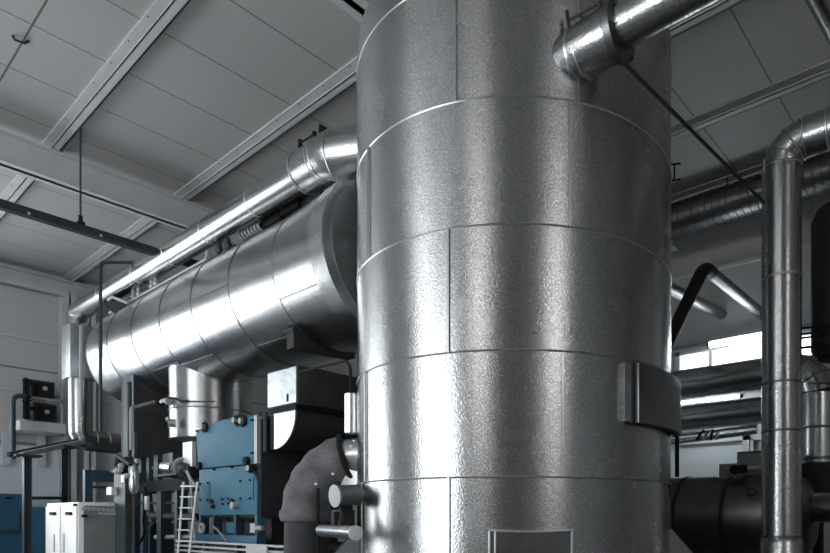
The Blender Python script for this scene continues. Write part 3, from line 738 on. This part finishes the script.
tag(obj('wall_pipe', MB().tube(pp, .05, 14), NAVY), 'dark blue pipe bent down at the far left edge', 'pipe')

# steel frame on two posts, left
p1 = pt(27, 457, y=14.2); p2 = pt(64, 448, y=14.9)
zt3 = p1.z
sf = thing('pipe_bridge', 'slate steel bridge on two posts at the lower left', 'steel frame', (p1.x, p1.y, 0))
for p in (p1, p2):
    mb = MB(); mb.box((p.x - .06, p.y - .07, 0), (p.x - .05, p.y + .07, p.z)); mb.box((p.x + .05, p.y - .07, 0), (p.x + .06, p.y + .07, p.z)); mb.box((p.x - .06, p.y - .012, 0), (p.x + .06, p.y + .012, p.z))
    obj('post', mb, SLATE, sf); obj('cap_plate', MB().box((p.x - .2, p.y - .16, p.z), (p.x + .2, p.y + .16, p.z + .04)), CHAR, sf)
a, b = pt(15, 458, y=14.2), pt(90, 442, y=15.5)
up_ = UP * .035; dv = (b - a); sd = dv.cross(UP).normalized()
for s_ in (-.12, .12):
    obj('rail', MB().obox((a + b) / 2 + sd * s_ + UP * .06, dv / 2, sd * .03, UP * .045), SLATE if s_ < 0 else LGREY, sf)
mb = MB()
for k in range(7): q = a.lerp(b, (k + .5) / 7) + UP * .05; mb.obox(q, sd * .12, dv.normalized() * .015, UP * .015)
obj('rungs', mb, LGREY, sf)
hb_ = MB(); q1, q2 = pt(27, 498, y=14.3), pt(66, 498, y=14.9); hb_.cyl(q1, q2, .03, seg=8); obj('tie_bar', hb_, SLATE, sf)

# blue container behind
a, b = pt(-6, 493, y=16.6), pt(76, 508, y=16.6)
bc = thing('blue_container', 'dark blue steel container at the lower left against the end wall', 'container', (4, 16.6, 0))
xm = pt(26, 500, y=16.5).x
zc1 = pt(0, 493.5, y=16.5).z; zc2 = pt(50, 507, y=16.5).z
obj('tall_body', MB().box((xm - 3.2, 16.5, .35), (xm, 17.7, zc1)), BLUED, bc, bevel=.02)
obj('low_body', MB().box((xm, 16.55, .35), (xm + 2.0, 17.7, zc2)), BLUED, bc, bevel=.02)
obj('seam', MB().box((xm - 3.2, 16.47, pt(0, 532, y=16.5).z - .05), (xm, 16.5, pt(0, 532, y=16.5).z + .05)), NAVY, bc)
obj('panel', MB().box((pt(19, 520, y=16.48).x, 16.47, pt(19, 529, y=16.5).z), (xm, 16.5, pt(19, 513, y=16.5).z)), CHAR, bc)
obj('handle', MB().box((pt(6, 498, y=16.48).x, 16.45, pt(6, 499, y=16.5).z), (pt(11, 498, y=16.48).x, 16.5, pt(6, 497, y=16.5).z)), BLACK, bc)
obj('skid', MB().box((xm - 3.2, 16.6, 0), (xm + 2.0, 17.6, .35)), NAVY, bc)

# white switch cabinet
cxm = 2.9
c0 = pt(78.5, 502, x=cxm); c1 = pt(47, 502, x=cxm); zt4 = c0.z
cab = thing('switch_cabinet', 'white metal cabinet with two doors at the lower left', 'cabinet', (cxm + .6, (c0.y + c1.y) / 2, 0))
xe_ = pt(116, 503, y=c0.y).x
obj('body', MB().box((cxm, c0.y, .08), (xe_, c1.y, zt4)), WHITE, cab, bevel=.01)
obj('side_shade_panel', MB().box((cxm + .06, c0.y - .015, .15), (xe_ - .03, c0.y, zt4 - .05)), GREY, cab)  # grey sheet paints the shade on the white cabinet's side away from the light
obj('plinth', MB().box((cxm + .03, c0.y + .03, 0), (xe_ - .03, c1.y - .03, .08)), CHAR, cab)
W = c1.y - c0.y
for k in range(2):
    y0d = c0.y + .03 + k * W / 2 + (.0 if k == 0 else .01); y1d = y0d + W / 2 - .05
    d_ = obj('door', MB().box((cxm - .02, y0d, .15), (cxm, y1d, zt4 - .05)), WHITE, cab, bevel=.004)
    q = pt(69.0 - 16 * k, 513.5, x=cxm - .03)
    obj('handle', MB().box((cxm - .05, q.y - .10, q.z - .022), (cxm - .02, q.y + .10, q.z + .022)), BLACK, d_)
    q = pt(63 - 9.5 * k, 543, x=cxm - .03)
    obj('vent_slot', MB().box((cxm - .03, q.y - .03, q.z - .13), (cxm - .02, q.y + .03, q.z + .13)), LGREY, d_)
obj('corner_lock', MB().box((cxm - .03, c0.y + .04, zt4 - .06), (cxm, c0.y + .12, zt4 - .02)), BLACK, cab)
vb = MB()
for k in range(7):
    q = pt(84 + k * 4.7, 508.5 + k * .3, y=c0.y - .02); vb.lathe([(.028, 0), (.028, .02), (0, .021)], (q.x, c0.y - .012, q.z), (0, -1, 0), 10)
    q = pt(99 + k * 2.6, 513.5 + k * .1, y=c0.y - .02); vb.lathe([(.02, 0), (.02, .02), (0, .021)], (q.x, c0.y - .012, q.z), (0, -1, 0), 10)
obj('terminal_row', vb, LGREY, cab)
q = pt(84, 516, y=c0.y); obj('side_latch', MB().box((q.x - .03, c0.y - .04, q.z - .02), (q.x + .03, c0.y, q.z + .02)), BLACK, cab)

# navy gantry behind the cabinet
a, b = pt(86, 475, y=12.6), pt(118, 474, y=12.6)
nf = thing('navy_gantry', 'dark blue goal-post frame behind the white cabinet', 'frame', (a.x, 12.6, 0))
obj('post', MB().box((a.x - .03, 12.55, 0), (a.x + .09, 12.67, a.z - .11)), NAVY, nf)
obj('crossbar', MB().box((a.x - .03, 12.55, a.z - .11), (b.x + .5, 12.67, a.z + .09)), NAVY, nf)
obj('post', MB().box((b.x + .4, 12.55, 0), (b.x + .5, 12.67, a.z - .11)), NAVY, nf)
obj('tie_bar', MB().cyl((a.x, 12.6, pt(90, 487, y=12.6).z), (b.x + .4, 12.6, pt(90, 487, y=12.6).z), .02, seg=8), CHAR, nf)

# instrument post with valves
pc = pt(118, 500, x=3.35)
ip = thing('instrument_post', 'slate steel post topped with valves beside the white cabinet', 'post', (pc.x + .1, pc.y - .1, 0))
zt5 = pt(118, 474, x=3.35).z
yA = pt(114, 500, x=3.35).y; yB = pt(125, 500, x=3.35).y; xB = pt(134, 500, y=yB).x
obj('column', MB().box((3.35, yB, 0), (xB, yA, zt5)), SLATE, ip)
obj('column_shade_face', MB().box((3.36, yB - .012, 0), (xB, yB, zt5)), CHAR, ip)  # post's side turned from the light, its shade put in as charcoal colour
vv = MB()
for k in range(12):
    q = pt(115 + random.uniform(0, 20), 458 + random.uniform(0, 15), x=3.4 + random.uniform(0, .2)); vv.sphere(q, random.uniform(.03, .06), 8)
    vv.cyl(q, pt(122, 474, x=3.45), .018, seg=6)
vv.tube([pt(118, 456, x=3.4), pt(131, 465, x=3.4)], .03, 8); vv.tube([pt(112, 472, x=3.4), pt(124, 468, x=3.4)], .035, 8)
obj('valve_cluster', vv, CHAR, ip)
for px, py, r in ((121, 466, .045), (118, 471, .05), (127, 476, .04), (137, 461, .035)): obj('fitting', MB().sphere(pt(px, py, x=3.32), r, 8), LGREY, ip)
obj('fitting', MB().cyl(pt(115, 472, x=3.33), pt(121, 470, x=3.33), .03, seg=8), LGREY, ip)
q = pt(110.5, 491, x=3.3); obj('terminal_box', MB().box((3.28, q.y - .09, q.z - .055), (3.35, q.y + .09, q.z + .055)), WHITE, ip)
q = pt(127, 479, x=3.4); obj('tag_plate', MB().box((3.34, q.y - .05, q.z - .05), (3.36, q.y + .05, q.z + .05)), WHITE, ip)
cc = pt(134, 478, x=3.45)
ps = thing('separator_bottle', 'small upright grey cylinder hanging on thin pipes beside the instrument post', 'bottle', cc)
za_, zb_ = pt(134, 465, x=3.45).z, pt(134, 493, x=3.45).z
obj('body', MB().lathe([(.02, zb_ - .03), (.05, zb_), (.066, zb_ + .04), (.066, za_ - .03), (.05, za_), (.02, za_ + .02)], (cc.x, cc.y, 0), UP, 24), DUCT, ps)
for dx, py in ((129.5, 382), (135, 432)):
    a = pt(dx, py, x=3.5); obj('riser', MB().tube([V((cc.x + .02, cc.y + (dx - 132) * -.02, za_)), V((a.x, a.y, za_ + .1)), a], .03 if dx < 130 else .022, 8), SLATE, ps)
a = pt(131, 408, x=3.5); b = pt(154, 402, x=4.0)
obj('side_line', MB().tube(fillet([pt(131, 450, x=3.5), a, b], .06, 4), .022, 8), LGREY, ps)
obj('drain', MB().cyl((cc.x, cc.y, zb_), (cc.x, cc.y, 1.2), .02, seg=8), SLATE, ps)
obj('foot_tube', MB().cyl((cc.x, cc.y, 0), (cc.x, cc.y, 1.2), .03, seg=8), NAVY, ps)
# rod valve clipped to the nozzle
q = pt(166, 401.5, x=4.38)
rv = thing('gate_valve', 'small dark valve and thin rod in front of the wide vertical stub', 'valve', q)
obj('body', MB().cyl(q + V((0, .12, 0)), q - V((0, .10, 0)), .055, seg=16), LGREY, rv)
obj('lever', MB().tube([pt(169, 398, x=4.33), pt(176, 398.5, x=4.33), pt(183, 402, x=4.33), pt(188, 401, x=4.33)], .02, 8), BLACK, rv)
obj('rod', MB().tube([pt(183, 401.5, x=4.35), pt(214, 401.5, x=4.35)], .014, 8), CHAR, rv)
obj('pipe_tail', MB().tube([pt(156, 402, x=4.2), pt(161, 406, x=4.3), q], .03, 8), BLACK, rv)
q = pt(168, 423, x=4.3); obj('plug', MB().cyl(q, q + V((.1, -.05, 0)), .07, seg=12).sphere(q + UP * .06, .04, 8), ALU, rv)

# dark support table under the vessel
zb0, zb1 = pt(170, 491, x=4.6).z, pt(170, 479, x=4.6).z
ya_, yb_ = pt(132, 485, x=4.6).y, pt(199, 485, x=4.6).y
tb = thing('support_table', 'dark steel beam on legs under the long vessel', 'steel frame', (4.9, (ya_ + yb_) / 2, 0))
obj('beam', MB().box((4.6, yb_ - .5, zb0), (5.0, ya_, zb1)), BLACK, tb)
for px, w, m in ((160.5, .09, SLATE), (177.5, .05, NAVY), (134, .08, SLATE)):
    q = pt(px, 500, x=4.65); obj('leg', MB().box((4.62, q.y - w, 0), (4.80, q.y + w, zb0)), m, tb)
lpz = pt(170, 520, x=4.75)
for px, w in ((142, .07), (150, .06), (158, .09), (168, .12), (173, .08)):
    q = pt(px, 460, x=4.7); obj('upright', MB().box((4.66, q.y - w, zb1), (4.85, q.y + w, zsd + .02)), SLATE if px != 168 else CHAR, tb)
hp = fillet([pt(148, 492, x=4.7), pt(150, 516, x=4.7), pt(196, 517, x=4.7)], .2, 5)
tag(obj('drain_pipe', MB().tube(hp, .065, 14), CHAR), 'dark pipe bent below the support table towards the ladder', 'pipe')
q = pt(180, 468, x=4.25)
pv = thing('pump_motor', 'bright round-ended pump motor left of the blue machine', 'motor', q)
a, b = pt(163, 467, x=4.35), pt(178, 468, x=4.35)
obj('barrel', MB().lathe([(.02, -.02), (.07, .02), (.09, .06), (.09, .40), (.08, .42)], a, b - a, 24), ALU, pv)
obj('flange', MB().torus(pt(182.5, 467, x=4.3), b - a, .12, .035, 24, 8), LGREY, pv)
obj('casing', MB().cyl(b, pt(196, 470, x=4.4), .13, seg=24), CHAR, pv)
obj('pipe_tail', MB().tube([pt(187, 471, x=4.2), pt(191, 480, x=4.2), pt(196, 486, x=4.2)], .025, 8), LGREY, pv)
obj('base_block', MB().box((4.2, b.y - .3, zb1), (4.55, a.y, b.z - .09)), CHAR, pv)
q = pt(193.5, 456, x=4.42)
tag(obj('white_panel', MB().box((4.3, q.y - .22, pt(193, 466, x=4.3).z), (4.36, q.y + .1, pt(193, 441, x=4.3).z)), WHITE), 'small white panel squeezed between the wide stub and the blue machine', 'panel')
# cross supports of the panel are the machine behind it; floor valves under the table
for k, (px, py, lab) in enumerate([(153, 530, 'dark valve body on the floor pipes under the support table'), (171, 531, 'blue valve motor on the floor pipes near the ladder')]):
    q = pt(px, py, x=5.2); t = thing('floor_valve', lab, 'valve', (q.x, q.y, 0))
    obj('body', MB().lathe([(.05, -.28), (.16, -.26), (.16, -.18), (.08, -.14), (.08, .14), (.16, .18), (.16, .26), (.05, .28)], q, (0, 1, 0), 20), CHAR if k == 0 else BLUED, t)
    obj('bonnet', MB().cyl(q, q + UP * .25, .05, seg=10).lathe([(.11, .24), (.11, .27)], q, UP, 16), CHAR if k == 0 else ALU, t)
    obj('pedestal', MB().box((q.x - .1, q.y - .1, 0), (q.x + .1, q.y + .1, q.z - .05)), NAVY, t)
q0, q1 = pt(143, 537, x=5.3), pt(197, 540, x=5.3)
tag(obj('floor_pipe', MB().cyl(q0, V((q1.x, q1.y, q0.z)), .05, seg=12), NAVY), 'dark pipe running low behind the ladder', 'pipe')
cbp = fillet([pt(145, 487, x=3.7), pt(146, 505, x=3.7), pt(143, 520, x=3.7), pt(146, 533, x=3.7), pt(138, 545, x=3.7)], .2, 5)
tag(obj('hose', MB().tube(cbp, .02, 8), RUBBER), 'thin black hose hanging right of the instrument post', 'hose')
q = pt(146.5, 503, x=3.68); tag(obj('hose_tag', MB().box((q.x - .01, q.y - .05, q.z - .1), (q.x + .02, q.y + .05, q.z + .1)), WHITE), 'small white tag on the thin black hose', 'tag')

# small-bore piping and fittings around the table legs
for k, (pl, x_, r_, m_, lab) in enumerate([
        ([(136, 503), (179, 503)], 4.70, .02, CHAR, 'thin horizontal pipe just below the support table beam'),
        ([(150, 484), (150, 468), (166, 468)], 4.72, .03, SLATE, 'short bent pipe standing on the support table'),
        ([(156, 537), (200, 537)], 4.72, .04, LGREY, 'pale level pipe crossing behind the ladder foot'),
        ([(136, 500), (137, 640)], 3.75, .035, NAVY, 'dark blue upright tube right of the instrument post')]):
    tag(obj('thin_pipe', MB().tube(fillet([pt(a_, b_, x=x_) for a_, b_ in pl], .08, 4) if len(pl) > 2 else [pt(a_, b_, x=x_) for a_, b_ in pl], r_, 10), m_), lab, 'pipe')
# ladder
ld = thing('step_ladder', 'white metal ladder standing left of the blue machine', 'ladder', pt(186, 545, x=4.0))
A, B = pt(183.5, 482, x=4.05), pt(178.5, 548, x=3.85); Cc, D = pt(197.5, 482, x=4.05), pt(190, 548, x=3.85)
A2, B2 = A + V((.06, -.02, 0)), pt(184, 482, x=4.2)
obj('rail', MB().tube([A, B], .017, 8), WHITE, ld); obj('rail', MB().tube([Cc, D], .017, 8), WHITE, ld)
for k in range(6):
    t = (k + .4) / 6; p, q = A.lerp(B, t), Cc.lerp(D, t); obj('rung', MB().obox((p + q) / 2, (q - p) / 2, V((.04, 0, 0)), UP * .009), WHITE, ld)
obj('rear_rail', MB().tube([Cc - (Cc - A) * .5, pt(196, 548, x=4.2)], .018, 8), LGREY, ld)
# legs carry on to the floor below the view
for p in (B, D): obj('foot', MB().tube([p, V((p.x - .12, p.y, 0))], .017, 8), WHITE, ld)

# ------------------------------------------------------------------ blue machine
mx = 4.2
def bp(px, py, dx=0): return pt(px, py, x=mx + dx)
yn, yf2 = bp(258, 470).y, bp(196, 470).y
zp = 1.2
ma = thing('blue_machine', 'blue enamelled machine with bolted front panels under the long vessel', 'machine', (mx + .7, (yn + yf2) / 2, 0))
# front panel thickness .05
up_poly = [bp(197, 468.5), bp(196, 430), bp(203, 424.5), bp(222, 419.5), bp(240, 416.5), bp(258.5, 415), bp(254, 463.5)]
up_poly = [bp(198, 468.5), bp(196, 430.5), bp(222, 420), bp(239, 416.8), bp(254, 415.6), bp(254, 463.5)]
obj('upper_panel', MB().prism(up_poly, V((.05, 0, 0))), BLUE, ma, bevel=.008)
obj('panel_edge', MB().prism([bp(254, 415.6, .0), bp(257, 415.4, .0), bp(257, 463.2, .0), bp(254, 463.5, .0)], V((.08, 0, 0))), LGREY, ma)
lo_poly = [bp(199, 470), bp(199.5, 515.5), bp(256.5, 514.5), bp(257, 482), bp(250, 465.5)]
low = obj('lower_panel', MB().prism(lo_poly, V((.05, 0, 0))), BLUE, ma, bevel=.008)
for a, b in (((200.5, 482.5), (209.5, 501.5)), ((211, 480.5), (253, 500)),):
    p, q = bp(*a, -.012), bp(*b, -.012); obj('cover_plate', MB().box((mx - .012, q.y, q.z), (mx, p.y, p.z)), BLUE, low, bevel=.003)
def bolts(lst, r, m, name, par, L=.03):
    for px, py in lst:
        q = bp(px, py, -.01); obj(name, MB().lathe([(r, -.01), (r, L), (r * .6, L + .005), (0, L + .006)], V((mx - .0, q.y, q.z)), (-1, 0, 0), 12), m, par)
bolts([(197.5, 431), (252.5, 420), (252.5, 453), (214.5, 469.5), (232, 467.3), (201, 484), (208.5, 483), (201, 500), (208.5, 500), (241, 481), (250.5, 480), (241, 498.5), (250.5, 498), (223, 499), (229, 498.5), (223, 504), (229, 503.5)], .014, BLACK, 'bolt', low)
bolts([(212.5, 501.5), (233, 501), (213.5, 506.5)], .032, CHAR, 'plug', low, .05)
bolts([(236.5, 505.5)], .05, LGREY, 'knob', low, .08)
for px, py in ((204.5, 427), (237.5, 420.5), (242.5, 421)):
    q = bp(px, py, -.03); obj('latch', MB().torus(q, (1, 0, 0), .06, .022, 20, 6), BLACK, ma)
for px, py in ((200, 466), (247.5, 461), (251, 468.5)):
    q = bp(px, py, -.01); obj('hinge_cap', MB().lathe([(.06, -.0), (.055, .05), (.0, .055)], V((mx, q.y, q.z)), (-1, 0, 0), 16), BLACK, ma)
bolts([(250.8, 468.3), (204.5, 427), (236.5, 420.4), (243, 421)], .038, LGREY, 'latch_button', ma, .06)
# dark body behind the panels
obj('body', MB().box((mx + .05, yn + .01, zp + .38), (mx + 1.5, yf2 - .06, bp(258, 416).z - .03)), CHAR, ma)
zl0 = bp(230, 514).z
fr = []
for px in (200, 213, 235, 256):
    q = bp(px, 525); obj('leg', MB().box((mx, q.y - .03, zp), (mx + .12, q.y + .03, zl0)), NAVY if px != 256 else BLUE, ma)
obj('sump', MB().box((mx + .25, yn + .1, zp), (mx + 1.3, yf2 - .1, zl0)), CHAR, ma)
q = bp(230.5, 528, .1); obj('drain_box', MB().box((mx + .1, q.y - .12, q.z - .07), (mx + .25, q.y + .12, q.z + .08)), BLUE, ma)
obj('base_rail', MB().box((mx - .02, yn, zp), (mx + .1, yf2, zp + .14)), BLUED, ma)
q = bp(202, 528, -.02); obj('sight_glass', MB().torus(q, (1, 0, 0), .06, .025, 16), LGREY, ma)
q = bp(254.5, 528, -.03); obj('drain_cock', MB().cyl(q + V((0, .06, 0)), q - V((0, .2, 0)), .03, seg=10).box(q - V((.03, .06, .06)), q + V((.03, .06, .06))), LGREY, ma)
obj('hose', MB().tube([bp(213, 527, -.02), bp(217, 529, -.02), bp(222, 535, -.02), bp(227, 542, -.02)], .018, 8), GREY, ma)
# links between upper panel and the air trunk
lk = MB(); 
for px in (259.5, 262.5, 265.5): p, q = pt(px, 412, x=mx + .1), pt(px, 452, x=mx + .1); lk.tube([p, q], .02 if px < 265 else .03, 8)
for py in (421, 446): lk.tube([pt(258, py, x=mx + .08), pt(263, py, x=mx + .08)], .025, 8)
obj('hinge_rods', lk, SLATE, ma)

# air trunk: box above, quarter bend below
at_ = thing('air_trunk', 'dark square air trunk with bright side plates bending into the blue machine', 'duct', (mx + .8, 7, 2.2))
yA, yB = bp(268, 390).y, bp(298, 390).y
zA, zB = bp(298, 364.5).z, bp(298, 403.5).z
obj('head_box', MB().box((mx, yB, zB), (mx + 1.45, yA, zA)), CHAR, at_, bevel=.012)
sp_ = tag(obj('head_side_plate', MB().box((mx - .015, yB + .02, zB + .02), (mx, yA - .02, zA - .02)), PLATE, at_), 'bright side plate')
q = bp(287, 399, -.02); obj('plate_mark', MB().box((mx - .02, q.y - .02, q.z - .03), (mx - .014, q.y + .012, q.z + .06)), BLACK, sp_)
yl, yr = bp(270.5, 420).y, bp(291.5, 407).y
ztp, zlow = zB - .04, bp(271, 449).z
arc = [V((mx + .05, yl, ztp)), V((mx + .05, yr, ztp))]
for k in range(1, 11):
    t = math.pi / 2 * k / 10
    arc.append(V((mx + .05, yl + (yr - yl) * math.cos(t), ztp - .05 - (ztp - .05 - zlow) * math.sin(t))))
obj('bend_body', MB().prism([p + V((.02, 0, 0)) for p in arc], V((1.38, 0, 0))), CHAR, at_)
obj('bend_side_plate', MB().prism(arc, V((.02, 0, 0))), PLATE, at_)
obj('neck', MB().box((mx + .15, yl - .02, zlow + .02), (mx + 1.4, yn + .02, ztp)), CHAR, at_)
obj('collar', MB().box((mx + .02, yB + .08, ztp - .01), (mx + 1.43, yA - .02, zB)), BLACK, at_)

# grating walkway in front of the machine
gw = thing('grating_walkway', 'grey steel bar walkway edge at the bottom below the blue machine', 'walkway', (3.9, 8, 0))
gz = pt(230, 545, x=3.9).z
yA, yB = pt(178, 545, x=3.9).y, pt(291, 545, x=3.9).y
for k, dz in enumerate((.02, -.045, -.11, -.175)): obj('bar', MB().box((3.86, yB, gz + dz - .012), (3.92, yA, gz + dz + .012)), LGREY, gw)
for px in (181, 206, 238, 270):
    q = pt(px, 545, x=3.9); obj('post', MB().box((3.87, q.y - .03, 0), (3.93, q.y + .03, gz + .03)), CHAR, gw)
q = pt(257, 548, x=3.85); obj('sign_plate', MB().box((3.84, q.y - .24, gz - .25), (3.86, q.y + .24, gz + .02)), LGREY, gw)
obj('deck', MB().box((3.95, yB, zp - .06), (5.9, yA, zp)), CHAR, gw)
dl = MB()
for xx in (4.1, 5.8):
    for yy in (yB + .1, (yA + yB) / 2, yA - .1): dl.box((xx - .05, yy - .05, 0), (xx + .05, yy + .05, zp - .06))
obj('deck_legs', dl, CHAR, gw)

# ------------------------------------------------------------------ jacketed elbow beside the tank
e0 = V((4.25, 5.62, 0)); e1 = pt(313, 516, d=6.7)
fe = thing('jacketed_elbow', 'quilted grey insulation jacket around a large pipe elbow left of the tank', 'elbow', (e1.x, e1.y, 0))
ec = pt(362, 512, d=6.7); er, eR = .60, .255
e1 = ec - LAT * er
path = [e1 - UP * .08] + [ec - LAT * er * math.cos(t) + UP * er * math.sin(t) for t in [math.radians(5 * k) for k in range(16)]]
rad = [eR + .009 * math.sin(i * 1.9) for i in range(len(path))]
obj('jacket', MB().tube(path, rad, 48), CLOTH, fe, angle=60)
jr = MB()
for i in (5, 10): jr.torus(path[i], path[i + 1] - path[i - 1], eR + .004, .006, 48)
obj('stitched_seams', jr, CLOTH, fe)
obj('end_strap', MB().ring(path[-1], path[-1] - path[-2], eR, .02, .05, 48), BLACK, fe)
obj('bare_pipe', MB().tube([ec - LAT * er * math.cos(t) + UP * er * math.sin(t) for t in [math.radians(72 + 6 * k) for k in range(4)]] + [ec + LAT * .3 + UP * er], .20, 40), ALU, fe)
e1.z = 0
jc = MB().lathe([(.25, 1.67), (.275, 1.66), (.28, 1.60), (.265, 1.55), (.23, 1.53)], (e1.x, e1.y, 0), UP, 40, cap=False); obj('jacket_cuff', jc, CLOTH, fe)
obj('down_duct', MB().lathe([(.225, 1.58), (.24, 1.0), (.28, .0)], (e1.x, e1.y, 0), UP, 40), CHAR, fe)
sb = MB()
for px, py in ((354, 441), (351, 446), (316, 484), (333, 474)): sb.sphere(pt(px, py, d=6.05), .014, 8)
obj('strap_studs', sb, ALU, fe)
q = pt(318, 490, d=6.45); obj('tie_cord', MB().cyl(q + UP * .02, q - UP * .9, .016, seg=8), BLACK, fe)
# bright wedge behind the strap: lower flank piece
tag(obj('flank_plate', MB().prism([pt(340, 486, d=6.5), pt(357, 453, d=6.6), pt(360, 490, d=6.6), pt(358, 492, d=6.6)], FWD * .05), ALU), 'bright curved sheet showing between the jacketed elbow and the tank', 'sheet')
# stub pipes at the tank's left flank
a, b = pt(335.5, 496, d=5.75), pt(362, 494.5, d=5.95)
t = thing('stub_pipe', 'short capped pipe at the tank flank with a bright round end facing left', 'pipe', a, 'stub pipes at the tank flank')
obj('barrel', MB().cyl(a, b, .098, seg=28), DKMET, t)
ax = (a - b).normalized()
obj('end_plate', MB().lathe([(.098, -.01), (.106, 0), (.106, .012), (.0, .016)], a, (ax + V((-.4, -.35, 0)) * 0).normalized(), 28), LGREY, t)
a, b = pt(355.5, 533, d=5.15), pt(322, 530.5, d=5.95)
t = thing('stub_pipe', 'lower short pipe at the tank foot with a pale round end facing the viewer', 'pipe', a, 'stub pipes at the tank flank')
obj('barrel', MB().cyl(a, b, .06, seg=28), DUCT, t)
obj('end_plate', MB().lathe([(.06, -.01), (.063, 0), (.063, .012), (.0, .016)], a, a - b, 28), WHITE, t)
obj('root', MB().cyl(b, b + FWD * .25, .05, seg=16), DKMET, t)
lk_ = MB().tube([pt(340, 505, d=5.8), pt(342, 514, d=5.75), pt(339, 530, d=5.6)], .018, 8).sphere(pt(340.5, 516, d=5.75), .025, 8)
lk_.box(pt(334, 528, d=5.7) , pt(341, 512, d=5.8))
tag(obj('link_bracket', lk_, CHAR), 'dark link bracket joining the two stub pipes at the tank flank', 'bracket')
q = pt(343, 520, d=6.1)
tag(obj('valve_block', MB().box(q - V((.08, .08, .11)), q + V((.08, .08, .10))), CHAR), 'small dark block behind the link bracket at the tank flank', 'block')
# white slim cylinder and thin bent line
q = pt(351.5, 413, d=6.6)
t = thing('slim_cylinder', 'slim bright upright cylinder against the tank edge above the jacketed elbow', 'cylinder', (q.x, q.y, pt(351, 433, d=6.6).z))
za_, zb_ = pt(351, 393.5, d=6.6).z, pt(351, 434, d=6.6).z
obj('body', MB().lathe([(.05, zb_), (.072, zb_ + .01), (.072, za_ - .01), (.06, za_)], (q.x, q.y, 0), UP, 24), ALU, t)
obj('feed_line', MB().tube(fillet([(q.x, q.y, za_), pt(350, 366, d=6.6), pt(346, 361, d=6.65), pt(320, 367, d=7.0), pt(300, 372, d=7.4)], .06, 3), .016, 8), BLACK, t)

# ------------------------------------------------------------------ camera, world, view
cam = bpy.data.cameras.new('camera'); co = bpy.data.objects.new('camera', cam); C.objects.link(co)
co.location = (0, 0, EYE); co.rotation_euler = (math.pi / 2, 0, -A1)
cam.sensor_width = 36; cam.lens = F / 830 * 36
cam.shift_x = -(CX - 415) / 830; cam.shift_y = (YH - 276.5) / 830
cam.clip_start = .05
sc = bpy.context.scene; sc.camera = co
w = bpy.data.worlds.new('sky'); sc.world = w; w.use_nodes = True
w.node_tree.nodes['Background'].inputs[0].default_value = (.6, .7, .8, 1); w.node_tree.nodes['Background'].inputs[1].default_value = .6
sc.view_settings.view_transform = 'Standard'; sc.view_settings.look = 'None'; sc.view_settings.gamma = 1; sc.view_settings.use_curve_mapping = False
sc.view_settings.exposure = 0.0
